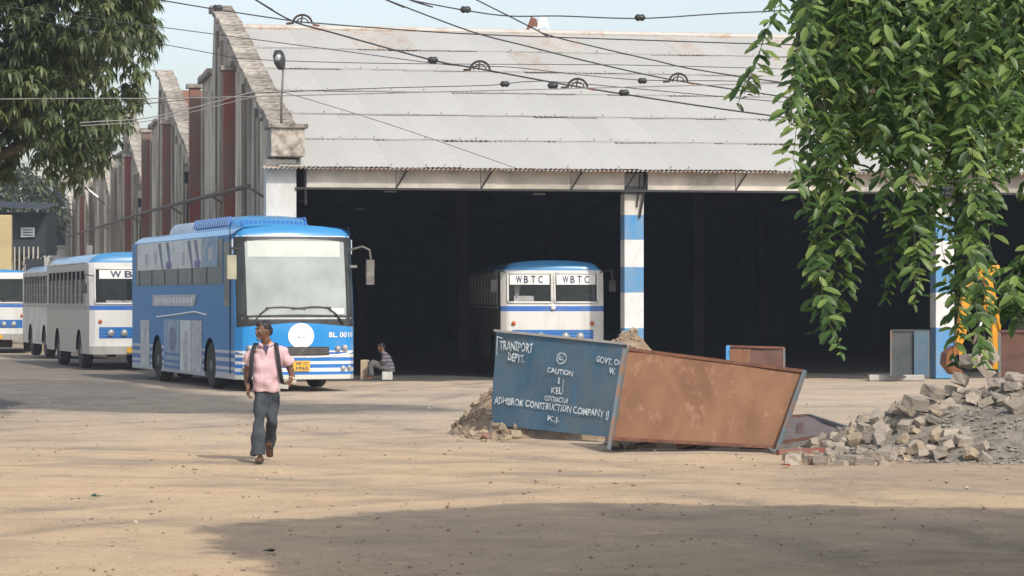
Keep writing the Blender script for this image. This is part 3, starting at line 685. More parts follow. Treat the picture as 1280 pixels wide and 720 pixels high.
def shell(W, L, H, z0, F, ztop, fholes, sholes, wheels, wr, mats, shoulder):
    """a hollow coachwork: front grid, side grids with openings, domed roof"""
    hw = W / 2; mb = MB()
    xs = cuts(-hw, hw, 22, [a for h in fholes for a in h[:2]]); zs = cuts(z0, shoulder, 24, [a for h in list(fholes) + list(sholes) for a in h[2:]])
    nz = len(zs)
    def col(x, y=None):
        c = []
        for z in zs: c.append(Vector((x, F(x, z) if y is None else y, z)))
        for i in range(1, 6):
            z = shoulder + (ztop(x) - shoulder) * i / 5
            c.append(Vector((x, (F(x, z) + .16 * (i / 5) ** 3) if y is None else y, z)))
        return c
    # front
    cols_ = [col(x) for x in xs]; n = len(cols_[0]); vs = [p for c in cols_ for p in c]; fs = []; cm = []
    for i in range(len(xs) - 1):
        for j in range(n - 1):
            cx = (xs[i] + xs[i + 1]) / 2; cz = (vs[i * n + j].z + vs[i * n + j + 1].z) / 2
            if j < nz - 1 and any(a < cx < b and c < cz < d for a, b, c, d in fholes): continue
            fs.append((i * n + j, (i + 1) * n + j, (i + 1) * n + j + 1, i * n + j + 1))
    mb.add(vs, fs, mats[0])
    # roof
    for_y = [None, 0.5, 1.2, L * .5, L - .25, L]
    rv = []; rows_ = []
    for q_, yy in enumerate(for_y):
        for x in xs:
            if yy is None: p = col(x)[-1]
            else: p = Vector((x, yy, ztop(x) - (.12 if q_ == 5 else 0)))
            rv.append(p)
    K = len(xs)
    mb.add(rv, [(i * K + k, i * K + k + 1, (i + 1) * K + k + 1, (i + 1) * K + k) for i in range(len(for_y) - 1) for k in range(K - 1)], mats[2])
    # sides
    ys = cuts(.4, L, int(L / .16), [a for h in sholes for a in h[:2]])
    for s in (-1, 1):
        x = s * hw; vs = []; ztp = ztop(x); zz = zs + [shoulder + (ztp - shoulder) * i / 3 for i in (1, 2, 3)]
        edge = []
        for z in zz: edge.append(F(x, z) if z <= shoulder else F(x, z) + .16 * ((z - shoulder) / (ztp - shoulder)) ** 3)
        n = len(zz)
        for z, e in zip(zz, edge): vs.append(Vector((x, e, z)))
        for y in ys:
            for z, e in zip(zz, edge): vs.append(Vector((x, y + max(0, e - .38) * max(0, 1 - (y - .4)), z)))
        bad = [any(math.hypot(v.y - wy, v.z - wr) < wr + .09 for wy in wheels) for v in vs]
        fs = []
        for i in range(len(ys)):
            for j in range(n - 1):
                idx = (i * n + j, (i + 1) * n + j, (i + 1) * n + j + 1, i * n + j + 1)
                cy = sum(vs[k].y for k in idx) / 4; cz = sum(vs[k].z for k in idx) / 4
                if all(bad[k] for k in idx): continue
                if any(a < cy < b and c < cz < d for a, b, c, d in sholes) and i > 0: continue
                fs.append(idx)
        for k, v in enumerate(vs):
            if bad[k]:
                for wy in wheels:
                    d = math.hypot(v.y - wy, v.z - wr)
                    if d < wr + .09 and v.z > z0 + .01:
                        f = (wr + .09) / max(d, .01); v.y = wy + (v.y - wy) * f; v.z = wr + (v.z - wr) * f
        mb.add(vs, fs, mats[1])
    # back, belly, dark arches
    mb.add([(-hw, L, z0), (hw, L, z0), (hw, L, H - .3), (-hw, L, H - .3)], [(0, 1, 2, 3)], mats[1])
    mb.box((0, L / 2 + .2, z0 + .33), (W - .34, L - .7, .5), 'underside')
    return mb

def mirror_pair(): pass

def city_bus(loc, rz, label, split=True, sign=True, pale=False, L=9.3, H=3.22, grille=True, curtain=False, sidewin=9, bodyw=2.45):
    W = bodyw; hw = W / 2; low = H < 2.9; wt = min(2.78, H - .32)
    b = thing('city_bus', loc, rz, label=label, cat='bus', group='blue and white city buses')
    F = lambda x, z: .10 * (x / hw) ** 2 + max(0, z - 1.7) * .10 + (.12 * max(0, (abs(x) / hw - .86) / .14) ** 2)
    ztop = lambda x: H - .10 * (abs(x) / hw) ** 2 - .20 * max(0, (abs(x) / hw - .72) / .28) ** 2
    fh = [(-hw + .16, -.035, 1.82, wt), (.035, hw - .16, 1.82, wt)] if split else [(-hw + .16, hw - .16, 1.82, wt)]
    if not split: fh = [(-hw + .14, hw - .14, 1.80, wt - .03)]
    wy = (2.3, min(6.9, L - 2.2)); pitch = (L - 1.5) / sidewin
    sh = [(1.1 + i * pitch, 1.1 + (i + .88) * pitch, 1.78, min(2.72, H - .34)) for i in range(sidewin)]
    mb = shell(W, L, H, .42, F, ztop, fh, sh, wy, .5, ['low_bus_front_paint', 'low_bus_side_shaded', 'bus_blue'] if low else ['bus_front_paint', 'bus_grime_lit' if pale else 'bus_side_shaded', 'bus_blue'], min(2.86, H - .26))
    mb.build('body', b, True, auto=32)
    # window frames, panes, inner seats
    for (x0, x1, z0, z1) in fh:
        fr = MB(); cn = [(x0, z0), (x1, z0), (x1, z1), (x0, z1)]
        for (xa, za), (xb, zb) in zip(cn, cn[1:] + cn[:1]):
            seg = [Vector((xa + (xb - xa) * k / 6, 0, za + (zb - za) * k / 6)) for k in range(7)]
            for v in seg: v.y = F(v.x, v.z) - .012
            fr.tube(seg, .028, 6, 'bus_white')
        fr.build('windscreen_frame', b, True)
        g = MB(); K = 8
        vs = [Vector((x0 + (x1 - x0) * i / K, F(x0 + (x1 - x0) * i / K, z) + .012, z)) for i in range(K + 1) for z in (z0, z1)]
        g.add(vs, [(2 * i, 2 * i + 2, 2 * i + 3, 2 * i + 1) for i in range(K)], 'bus_screen'); g.build('windscreen', b, True)
    if sign:
        zones = [(a + .07 * (x1 - x0 > 1.5), a2 - .07 * (x1 - x0 > 1.5)) for (x0, x1, _, _) in fh for a, a2 in ((x0, x1),)]
        for (x0, x1) in zones:
            zt = fh[0][3] - .02; zb = zt - .25
            g = MB(); K = 6
            f = lambda u, v, o=.018: Vector((x0 + .05 + (x1 - x0 - .1) * u, F(x0 + (x1 - x0) * u, zb + (zt - zb) * v) - o, zb + (zt - zb) * v))
            g.add([f(i / K, v) for i in range(K + 1) for v in (0, 1)], [(2 * i, 2 * i + 2, 2 * i + 3, 2 * i + 1) for i in range(K)], 'sticker_white')
            sg = g.build('sign_strip', b)
            n_ = 4; u0, u1 = (.14, .86)
            tm = MB(); wd = (u1 - u0) / 4
            for i, ch in enumerate('WBTC'):
                cw_ = wd * (.85 if ch == 'W' else .62); a_ = u0 + i * wd + (wd - cw_) / 2
                put_text(tm, ch, lambda u, v: f(a_ + cw_ * u, .14 + .72 * v, .024), 'ink')
            tm.build('lettering', sg)
    for s in (-1, 1):
        for (y0, y1, z0, z1) in sh:
            g = MB().box((s * (hw - .02), (y0 + y1) / 2, (z0 + z1) / 2 - .12), (.012, y1 - y0, (z1 - z0) * .72), 'bus_side_glass')
            wn = g.build('side_window', b)
            fr = MB(); x = s * (hw + .004)
            fr.box((x, (y0 + y1) / 2, z0), (.03, y1 - y0 + .06, .04), 'bus_grime'); fr.box((x, (y0 + y1) / 2, z1), (.03, y1 - y0 + .06, .04), 'bus_grime')
            fr.box((x, y0, (z0 + z1) / 2), (.028, .05, z1 - z0), 'bus_grime'); fr.box((x, y1, (z0 + z1) / 2), (.028, .04, z1 - z0), 'bus_grime')
            for q_ in (.3, .55): fr.box((x - s * .02, (y0 + y1) / 2, z0 + (z1 - z0) * q_), (.016, y1 - y0, .018), 'wheel_rim')
            fr.build('window_frame', wn)
        MB().box((s * (hw + .01), L / 2 + .4, 1.70), (.03, L - 1.0, .05), 'bus_grime').build('rub_rail', b)
        MB().tube([(s * (hw - .01), .9, H - .30), (s * (hw - .01), L - .1, H - .30)], .03, 6, 'bus_grime').build('roof_gutter', b)
        for y in wy: wheel(b, (s * (hw - .2), y, .5), .5, .30)
        mb = MB(); mb.tube([(s * (hw - .1), .12, 2.55), (s * (hw + .16), -.05, 2.6), (s * (hw + .18), -.05, 2.35)], .018, 6, 'black_plastic')
        mb.box((s * (hw + .18), -.04, 2.22), (.16, .05, .28), 'black_plastic')
        mb.build('mirror', b)
    for i in range(5):
        for x in (-.62, .62):
            MB().box((x, 2.0 + i * 1.4, 1.55), (.9, .16, .8), 'seat_cloth').build('seat', b, bevel=.03)
    MB().box((.55, 1.0, 1.5), (.55, .15, .9), 'seat_cloth').build('seat', b, bevel=.03)
    MB().box((0, .38, 1.62), (W - .3, .35, .22), 'seat_cloth').build('dashboard', b)
    # bumper, lamps, grille
    mb = MB(); vs = [[(-hw - .01 + (W + .02) * i / 10, F((-hw + W * i / 10) * .99, .5) - .10 + dy, z) for i in range(11)] for dy, z in ((0, .42), (0, .64), (.12, .64))]
    mb.loft([[Vector(p) for p in r_] for r_ in vs], 'bus_grime', False, False); mb.build('bumper', b)
    if grille:
        g = MB(); x0, x1, z0, z1 = -.98, .98, .86, 1.16
        f = lambda u, v, o: Vector((x0 + (x1 - x0) * u, F(x0 + (x1 - x0) * u, 1) - o, z0 + (z1 - z0) * v))
        g.add([f(i / 10, v, .012) for i in range(11) for v in (0, 1)], [(2 * i, 2 * i + 2, 2 * i + 3, 2 * i + 1) for i in range(10)], 'bus_deep_blue'); gp = g.build('grille_panel', b)
        for i in range(3):
            g = MB(); g.add([f(j / 10, .2 + .3 * i + v * .06, .02) for j in range(11) for v in (0, 1)], [(2 * j, 2 * j + 2, 2 * j + 3, 2 * j + 1) for j in range(10)], 'bus_blue'); g.build('grille_slat', gp)
        for x in (-.66, -.30, .30, .66):
            MB().lathe([(.02, -.05), (.085, -.04), (.10, .0), (.10, .05)], 14, (x, F(x, 1) - .02, 1.0), 'Y', 'lamp_glass').build('headlight', b, True)
        for x in (-.95, .95):
            MB().lathe([(.02, -.04), (.05, -.03), (.055, .04)], 10, (x, F(x, 1) - .01, 1.32), 'Y', 'orange_paint').build('indicator', b, True)
    MB().lathe([(.02, -.03), (.06, -.02), (.065, .02)], 12, (0, F(0, 1.7) - .02, 1.69), 'Y', 'bus_white').build('badge', b, True)
    MB().box((0, -.12, .53), (.5, .02, .14), 'plate_yellow').build('number_plate', b)
    for s in (-.5, .5):
        MB().tube([(s * .3, -.03 + .04, 1.78), (s * .9, .0 + .04, 1.95), (s * 1.4, .02 + .04, 2.25)], .009, 5, 'black_plastic').build('wiper', b)
    if curtain:
        g = MB(); pts = [(-.98, 2.52), (-.52, 2.52), (-.66, 2.25), (-.74, 2.38), (-.80, 2.0), (-.88, 1.9), (-.92, 2.3)]
        g.prism([(x, .28, z) for x, z in pts], (0, .02, 0), 'curtain'); g.build('curtain', b)
        MB().box((-.68, .30, 1.90), (.48, .03, .16), 'sticker_white').build('paper_sheet', b)
        MB().prism([(.94, .28, 2.5), (1.04, .28, 2.5), (1.06, .28, 1.86), (1.0, .28, 1.86)], (0, .02, 0), 'curtain').build('curtain', b)
    else:
        MB().box((-.3, .33, 1.83), (.9, .04, .12), 'poster_pale').build('paper_sheet', b)
    return b

RZ = math.atan(1045 / FPX)
def place(px_left, s, W, rz):
    """left front corner at this column, this many pixels per metre -> centre of the front"""
    Y = FPX / s; X = (px_left - 640) / FPX * Y
    return (X + W / 2 * math.cos(rz), Y + W / 2 * math.sin(rz), 0)
city_bus(place(113, 46, 2.45, RZ), RZ, 'white and blue city bus right behind the big coach, its wide windscreen half hidden', split=False)
city_bus(place(67, 38.5, 2.4, RZ), RZ, 'grimy city bus of which only the grey side shows, between two blue roofed buses', split=False, H=3.1, sign=False, pale=True, L=8.2)
city_bus(place(-47, 33.6, 2.45, .10), .10, 'blue roofed city bus cut off by the left edge of the photo', split=False, H=3.05, sign=False)
pp = S(6.65, 1.35, 0)
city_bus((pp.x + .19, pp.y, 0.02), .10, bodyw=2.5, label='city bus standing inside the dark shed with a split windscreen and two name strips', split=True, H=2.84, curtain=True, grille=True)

# ---------------------------------------------------------------- the big blue coach
CR = R(18.66)
def coach():
    W, L, H = 2.55, 11.5, 3.47; hw = W / 2; CH = [(-1.0, 1.0, 1.66, 3.10)]
    b = thing('coach', place(298.5, 60.5, W, CR), CR, label='large modern blue coach with huge pale windscreen and striped bumper, parked before the shed', cat='coach')
    F = lambda x, z: .16 * (x / hw) ** 2 + .30 * (max(0, z - 1.35) / 2.0) ** 1.35 + .20 * max(0, (abs(x) / hw - .84) / .16) ** 2.2
    ztop = lambda x: H - .07 * (abs(x) / hw) ** 2 - .13 * max(0, (abs(x) / hw - .80) / .20) ** 2
    fh = [(-hw + .13, hw - .13, 1.56, 3.16)]
    sh = [(1.55, 10.9, 2.22, 3.16)]
    body = shell(W, L, H, .24, F, ztop, CH, [], (2.75, 8.45), .5, ['coach_paint', 'coach_side_shaded', 'bus_blue'], 3.18).build('body', b, True, auto=32)
    def patch(name, x0, x1, zb, zt, mat, off, par=b, nu=14, nv=6, **kw):
        g = MB()
        g.add([Vector((x0 + (x1 - x0) * i / nu, 0, (zb(i / nu) if callable(zb) else zb) + ((zt(i / nu) if callable(zt) else zt) - (zb(i / nu) if callable(zb) else zb)) * j / nv)) for i in range(nu + 1) for j in range(nv + 1)],
              [(i * (nv + 1) + j, (i + 1) * (nv + 1) + j, (i + 1) * (nv + 1) + j + 1, i * (nv + 1) + j + 1) for i in range(nu) for j in range(nv)], mat)
        g.v = [(x, F(x, z) - off, z) for x, y, z in g.v]
        return g.build(name, par, True, **kw)
    # black screen surround dipping at both lower corners, then the pane
    sag = lambda u: 1.44 - .10 * abs(2 * u - 1) ** 1.2
    patch('screen_surround', -hw + .02, hw - .02, sag, 1.66, 'black_plastic', .010, nv=4, nu=24)
    patch('screen_surround', -hw + .02, hw - .02, 3.10, 3.215, 'black_plastic', .010, nv=3, nu=24)
    for s in (-1, 1):
        a_, b_ = sorted((s * (hw - .02), s * 1.0)); patch('screen_surround', a_, b_, 1.66, 3.10, 'black_plastic', .010, nv=10, nu=8)
    MB().box((0, .75, 1.62), (2.2, .7, .25), 'black_plastic').build('dashboard', b, bevel=.05)
    MB().tube([Vector((.62 + .22 * math.cos(t), .95 + .12 * math.sin(t), 1.92 + .18 * math.sin(t))) for t in [2 * math.pi * k / 16 for k in range(17)]], .02, 6, 'black_rubber').build('steering_wheel', b, True)
    for i in range(5):
        for x in (-.95, -.5, .5, .95): MB().box((x, 2.0 + i * 1.6, 2.0), (.42, .14, .9), 'seat_cloth').build('seat', b, bevel=.04)
    MB().box((.62, 1.5, 1.95), (.5, .16, .9), 'seat_cloth').build('seat', b, bevel=.05)
    # pane curves round to the corners
    sc_ = patch('windscreen', -hw + .20, hw - .22, lambda u: 1.60 - .02 * abs(2 * u - 1), lambda u: 3.17 - .06 * abs(2 * u - 1) ** 3, 'coach_screen', .022, nv=12, nu=26)
    patch('sun_band', -hw + .25, hw - .32, 2.80, 3.13, 'sticker_band', .027, nv=3, nu=26)
    patch('corner_pane', hw - .19, hw - .04, 1.60, 2.95, 'bus_side_glass', .024, nv=8, nu=4)
    patch('corner_pane', -hw + .04, -hw + .17, 1.60, 3.0, 'bus_side_glass', .024, nv=8, nu=4)
    patch('screen_trim', -hw + .1, hw - .1, lambda u: 1.50, lambda u: 1.535, 'chrome', .020, nv=1)
    patch('paper_sheet', .72, 1.0, 1.615, 1.73, 'sticker_white', .030)
    patch('white_roof_line', -hw + .06, hw - .06, 3.225, 3.245, 'bus_white', .014, nv=1)
    # emblem: white disc with a ring and a small mark
    g = MB(); K = 28; cx, cz = .05, 1.155
    ring = lambda r_, off: [Vector((cx + r_ * math.cos(2 * math.pi * k / K), F(cx + r_ * math.cos(2 * math.pi * k / K), cz + r_ * math.sin(2 * math.pi * k / K)) - off, cz + r_ * math.sin(2 * math.pi * k / K) * .95)) for k in range(K)]
    g.add(ring(.28, .012) + [Vector((cx, F(cx, cz) - .012, cz))], [(k, (k + 1) % K, K) for k in range(K)], 'sticker_white'); em = g.build('emblem', b)
    g = MB(); g.loft([ring(.235, .016), ring(.225, .016)], 'poster_pale', False); g.build('emblem_ring', em)
    g = MB(); g.tube([(cx - .07, F(cx, cz) - .02, cz), (cx - .03, F(cx, cz) - .02, cz - .035), (cx + .04, F(cx, cz) - .02, cz - .035), (cx + .08, F(cx, cz) - .02, cz)], .009, 5, 'poster_grey'); g.build('emblem_mark', em)
    # grille with slanting bar
    gp = patch('grille', -.60, .66, .745, .925, 'black_plastic', .014)
    for z in (.79, .835, .88): patch('grille_slat', -.58, .64, z, z + .012, 'wheel_rim', .022, gp, nv=1)
    MB().bar((-.02, .0, .75), (.16, .0, .92), .03, .02, 'wheel_rim').build('grille_bar', gp)
    # white sweep lines rising to the lamps
    for s in (-1, 1):
        for k, (za, zb2, th) in enumerate(((.70, .80, .03),)):
            xs_ = sorted((s * .15, s * 1.22))
            ff = (lambda u: za + (zb2 - za) * (u if s > 0 else 1 - u) ** 2.5)
            patch('sweep_line', xs_[0], xs_[1], ff, lambda u: ff(u) + th, 'sticker_white', .012 + .002 * k, nv=1)
        for x, z, r_ in ((.86, .885, .062), (1.02, .90, .068), (.98, .475, .055), (1.12, .485, .05)):
            hl = MB().lathe([(.015, -.055), (r_ * .8, -.045), (r_, -.012), (r_ * 1.12, .03)], 16, (s * x, F(s * x, z) - .012, z), 'Y', 'lamp_glass').build('headlight', b, True)
    # plate with its number
    pl = MB().box((.05, F(.05, .53) - .035, .53), (.36, .02, .21), 'plate_yellow').build('number_plate', b, bevel=.004)
    tm = MB(); yy = F(.05, .53) - .049
    put_text(tm, 'WB 11C', lambda u, v: Vector((-.08 + .26 * u, yy, .545 + .065 * v)), 'ink')
    put_text(tm, '3965', lambda u, v: Vector((-.09 + .28 * u, yy, .445 + .075 * v)), 'ink'); tm.build('lettering', pl)
    tm = MB(); put_text(tm, 'BL. 0010', lambda u, v: Vector((.66 + .56 * u, F(.66 + .56 * u, 1.2) - .014, 1.12 + .11 * v)), 'sticker_white'); tm.build('fleet_number', b)
    # wipers
    for s in (-1, 1):
        w_ = MB(); f = lambda x, z: Vector((x, F(x, z) - .05, z))
        w_.tube([f(s * .98, 1.40), f(s * .80, 1.62), f(s * .62, 1.75)], .016, 6, 'black_plastic')
        w_.tube([f(s * .70, 1.74), f(s * .35, 1.76), f(-s * .15, 1.72)], .014, 5, 'black_plastic'); w_.build('wiper', b)
    # mirrors
    m_ = MB(); m_.tube([(hw - .12, .22, 2.95), (hw + .10, .02, 3.02), (hw + .24, -.04, 2.95), (hw + .27, -.05, 2.72)], .026, 8, 'wheel_rim')
    m_.box((hw + .25, -.04, 2.48), (.17, .09, .52), 'wheel_rim'); m_.box((hw - .06, .16, 2.6), (.16, .06, .06), 'wheel_rim'); mr = m_.build('mirror', b, bevel=.012)
    m_ = MB(); m_.tube([(-hw + .05, .30, 2.95), (-hw - .10, .18, 2.98), (-hw - .13, .16, 2.85)], .026, 8, 'black_plastic')
    m_.box((-hw - .12, .16, 2.58), (.20, .10, .50), 'plaster_dull'); m_.build('mirror', b, bevel=.012)
    # roof air unit with its row of vents
    au = thing('roof_unit', (0, 0, 0)); au.parent = b
    sec = lambda y, h, w2: [Vector((x * w2, y, H - .08 + z * h)) for x, z in ((-1, 0), (-.94, .55), (-.80, .92), (-.4, 1.02), (.4, 1.02), (.80, .92), (.94, .55), (1, 0))]
    MB().loft([sec(2.0, .10, .75), sec(2.35, .26, .86), sec(2.9, .34, .88), sec(6.2, .34, .88), sec(6.5, .30, .86)], 'bus_blue').build('casing', au, auto=30)
    MB().loft([sec(6.6, .25, .80), sec(7.2, .33, .84), sec(9.2, .33, .84), sec(9.8, .10, .76)], 'bus_white_roof').build('rear_casing', au, auto=30)
    vm = MB().box((0, 0, 0), (.03, .13, .20), 'bus_deep_blue').mesh('vent')
    for i in range(16):
        for s in (-1, 1): inst('vent', vm, au, (s * .845, 2.75 + i * .235, H + .14), (0, -s * .28, 0))
    vm2 = MB().box((0, 0, 0), (.05, .03, .16), 'bus_deep_blue').mesh('vent')
    for i in range(15): inst('vent', vm2, au, (-.70 + i * .10, 2.13, H + .07), (-.75, 0, 0))
    # side: glass band, posters on it, name panel, lower picture panels
    for s in (-1, 1):
        x = s * (hw + .004)
        MB().box((x, 6.2, 2.72), (.016, 9.5, .96), 'coach_side_glass').build('window_band', b)
        MB().box((x, 1.05, 2.45), (.016, .55, 1.35), 'coach_side_glass').build('side_window', b)
        for i in range(6): MB().box((x + s * .009, 3.0 + i * 1.5, 2.46), (.010, .06, .44), 'black_rubber').build('window_divider', b)
        MB().box((x + s * .006, .78, 1.9), (.01, .045, 3.1), 'black_rubber').build('door_seam', b)
        yy = [1.9, 3.5, 4.9, 6.4, 7.9, 9.3, 10.7]
        for i, (y0, y1) in enumerate(zip(yy, yy[1:])):
            MB().box((x + s * .012, (y0 + y1) / 2, 2.93), (.012, y1 - y0 - .015, .64), 'poster_blue' if i == 0 else 'poster_pale').build('poster', b)
        for y in (3.65, 4.35, 6.7, 7.6):
            MB().prism([(x + s * .020, y, 2.62), (x + s * .020, y + .18, 2.62), (x + s * .020, y + .62, 3.22), (x + s * .020, y + .30, 3.22)], (s * .004, 0, 0), 'poster_print').build('poster_figure', b)
        for y in (3.8, 6.9): MB().ball((x + s * .02, y + .1, 2.70), (.008, .34, .10), 'poster_violet', 6).build('poster_figure', b)
        for y in (2.6, 5.4, 8.5, 9.6): MB().box((x + s * .02, y, 2.86 + .05 * math.sin(y)), (.004, .34, .30), 'poster_grey').build('poster_figure', b)
        MB().prism([(x + s * .004, 4.3, 1.76), (x + s * .004, 4.0, 2.02), (x + s * .004, 8.9, 2.02), (x + s * .004, 8.9, 1.76)], (s * .006, 0, 0), 'poster_grey').build('name_panel', b)
        for i in range(11): MB().box((x + s * .012, 4.6 + i * .38, 1.89), (.004, .24, .12), 'poster_pale').build('name_stroke', b)
        MB().tube([(x + s * .01, 3.0, 1.58), (x + s * .012, 4.2, 1.64), (x + s * .01, 6.4, 1.56), (x + s * .01, 8.4, 1.50)], .022, 5, 'bus_white').build('sweep_line', b)
        for (y0, y1, m2) in ((3.5, 4.6, 'poster_grey'), (4.65, 5.8, 'poster_pale'), (5.85, 7.6, 'poster_blue'), (9.3, 10.4, 'poster_grey')):
            MB().box((x + s * .006, (y0 + y1) / 2, .88 if y0 < 9 else .85), (.012, y1 - y0 - .03, 1.14), m2).build('picture_panel', b)
        for (y, z, sy, sz) in ((4.0, .8, .22, .42), (5.15, .75, .30, .5), (6.6, 1.0, .42, .30), (9.85, .8, .25, .35)):
            MB().ball((x + s * .014, y, z), (.006, sy, sz), 'poster_print' if y == 6.6 else 'poster_grey', 8).build('picture_figure', b)
        for z in (.37, .50, .66): MB().box((x + s * .016, 6.7, z), (.006, 1.7, .06), 'bus_blue_dull').build('stripe', b)
        MB().box((x + s * .004, .6, 3.02), (.012, .14, .30), 'sticker_white').build('side_lamp', b)
        for y in (2.75, 8.45): wheel(b, (s * (hw - .18), y, .5), .5, .30)
    for x in (-.6, .6): MB().box((x, 8.45, .5), (.3, .9, .9), 'tyre').build('inner_wheel', b, bevel=.2)
    MB().box((0, 2.75, .5), (2.0, .14, .14), 'underside').build('axle', b)
    return b
pbr('sticker_band', (0.52, 0.56, 0.51), .25, 0, (.44, .48, .44), 2, coat=.3)
pbr('plaster_dull', (0.38, 0.36, 0.26), .6); pbr('bus_white_roof', (0.42, 0.50, 0.60), .5); pbr('poster_blue', (0.16, 0.30, 0.48), .5, 0, (.35, .42, .48), 2.5)
pbr('poster_violet', (0.16, 0.13, 0.40), .5); pbr('bus_blue_dull', (.06, .18, .44), .5)
coach()

# ================================================================ BOARDS ROUND THE TRENCH
def board(label, c, mat, th=.03, rim=None, rimw=.04, legs=None, group=None, back='board_rust', name='site_barrier', slats=0):
    """four real corners TL TR BR BL -> sheet, rim bars, legs"""
    TL, TR, BR, BL = c; base = Vector(((BL.x + BR.x) / 2, (BL.y + BR.y) / 2, 0))
    o = thing(name, base, 0, label=label, cat='barrier', group=group)
    q = [p - base for p in c]
    n = (q[1] - q[0]).cross(q[3] - q[0]).normalized()
    if n.y > 0: n = -n
    sh = MB(); K = 10
    rg = random.Random(len(label))
    vs = []
    for j in range(K + 1):
        for i in range(K * 2 + 1):
            u, v = i / (K * 2), j / K
            p = (q[0] * (1 - u) + q[1] * u) * (1 - v) + (q[3] * (1 - u) + q[2] * u) * v
            vs.append(p + n * .032 * noise.noise(Vector((u * 2.6, v * 2.2, len(label)))) + n * .008 * noise.noise(Vector((u * 9, v * 7, 2))))
    nn = len(vs); vs += [p - n * .006 for p in vs]; KK = K * 2 + 1
    fs = [(j * KK + i, j * KK + i + 1, (j + 1) * KK + i + 1, (j + 1) * KK + i) for j in range(K) for i in range(K * 2)]
    sh.add(vs, fs + [tuple(nn + k for k in f[::-1]) for f in fs], mat); sh.build('sheet', o, True, fix=False)
    if rim:
        for a, b_, side in ((0, 1, 'top'), (1, 2, 'r'), (2, 3, 'b'), (3, 0, 'l')):
            off = n * .018
            MB().bar(q[a] + off, q[b_] + off, rimw, rimw, rim if side in ('top', 'b') else 'angle_iron').build('rim_bar', o)
    for a, b_ in (legs or []): MB().bar(a - base, b_ - base, .045, .045, 'angle_iron').build('leg', o)
    def fn(u, v, off=.028):
        jx = noise.noise(Vector((u * 30, v * 8, 1))) * .005; jy = noise.noise(Vector((u * 26, v * 6, 9))) * .014
        off += .032 * noise.noise(Vector((u * 2.6, v * 2.2, len(label)))); u += jx; v += jy
        p = (q[0] * (1 - u) + q[1] * u) * (1 - v) + (q[3] * (1 - u) + q[2] * u) * v
        return p + n * off
    return o, fn
blue, fn = board('weathered blue metal board with white stencilled writing, left of the rusty one', [P(620, 414, 39.2), P(783, 431, 37.6), P(765, 547, 37.4), P(614, 531, 39.0)], 'board_blue', legs=[(P(616, 528, 39.0), P(612, 549, 38.6))])
MB().bar(P(618, 413, 39.17) - blue.location, P(786, 430, 37.57) - blue.location, .03, .03, 'concrete').build('rim_bar', blue)
tm = MB()
def T(s, u0, u1, v0, v1, slope=0.0):
    put_text(tm, s, lambda u, v: fn(u0 + (u1 - u0) * u, v1 + (v0 - v1) * v + slope * u), 'stencil')
T('TRANSPORT', .04, .315, .09, .195, .0); T('DEPTT.', .115, .255, .215, .30, .01)
T('CAUTION', .44, .64, .325, .385, .015); T('1', .53, .545, .42, .49); T('KEL', .48, .57, .53, .60); T('CONTRACTOR', .43, .63, .625, .685, .01)
T('ADHBROK CONSTRUCTION COMPANY (J', .03, .955, .69, .79, .03); T('K.J.', .48, .58, .84, .915)
T('GOVT. OF', .80, .985, .15, .215, .02); T('W.', .905, .955, .26, .33); T('KEL', .515, .56, .195, .245)
for k in range(20):
    a0, a1 = 2 * math.pi * k / 20, 2 * math.pi * (k + .82) / 20
    pt = lambda a, r_: fn(.538 + .038 * r_ * math.cos(a), .22 + .066 * r_ * math.sin(a))
    tm.add([pt(a0, 1), pt(a1, 1), pt(a1, .82), pt(a0, .82)], [(0, 1, 2, 3)], 'stencil')
for (u, v, du, dv) in ((.02, .06, .006, .20), (.02, .06, .05, .012), (.57, .44, .004, .14)):
    tm.add([fn(u, v), fn(u + du, v), fn(u + du, v + dv), fn(u, v + dv)], [(0, 1, 2, 3)], 'stencil')
tm.build('lettering', blue)
rust, _ = board('big tilted sheet of rusty steel in a frame, leaning in front of the blue board', [P(784, 437, 36.1), P(1006, 465, 35.9), P(973, 560, 35.2), P(765, 549, 35.4)], 'board_rust', rim='board_rust_rim' if False else 'rust_iron',
    legs=[(P(781, 437, 36.05), P(761, 563, 35.15)), (P(1006, 464, 35.85), P(970, 568, 34.95)), (P(960, 560, 35.2), P(968, 568, 35.0))])
fb, _ = board('dark rusted barrier sheet fallen flat between the rusty board and the stones', [P(962, 523, 42.2), P(1012, 521, 42.4), P(1072, 541, 36.6), P(968, 556, 36.2)], 'board_dusty', rim='board_dark_rust', rimw=.05)
MB().bar(P(1001, 530, 40) - fb.location, P(998, 552, 37) - fb.location, .07, .05, 'board_dark_rust').build('cross_bar', fb)
MB().bar(P(968, 560, 35.9) - fb.location, P(1064, 545, 36.2) - fb.location, .06, .06, 'wheel_rim').build('rim_bar', fb)
for nm, lab, pts, m_ in (('steel_channel', 'red painted steel strip lying on the ground beside the foot of the rusty board', (P(972, 566, 34.6), P(1052, 562, 34.8)), 'red_oxide'),):
    base = Vector(((pts[0].x + pts[1].x) / 2, pts[0].y, 0)); MB().bar(pts[0] - base, pts[1] - base, .12, .07, m_).build(nm, label=lab, cat='steel strip').location = base
b3, _ = board('small rusty barrier with a blue left edge, seen just over the big rusty board', [P(909, 433, 50), P(980, 435, 50), P(980, 474, 49.9), P(909, 474, 49.9)], 'board_dark_rust', rim='rust_iron')
MB().bar(P(910, 432, 49.92) - b3.location, P(910, 474, 49.82) - b3.location, .07, .05, 'bus_blue').build('edge_strip', b3)
MB().box((-.28, -.05, .75), (.36, .02, .55), 'board_rust').build('patch', b3)
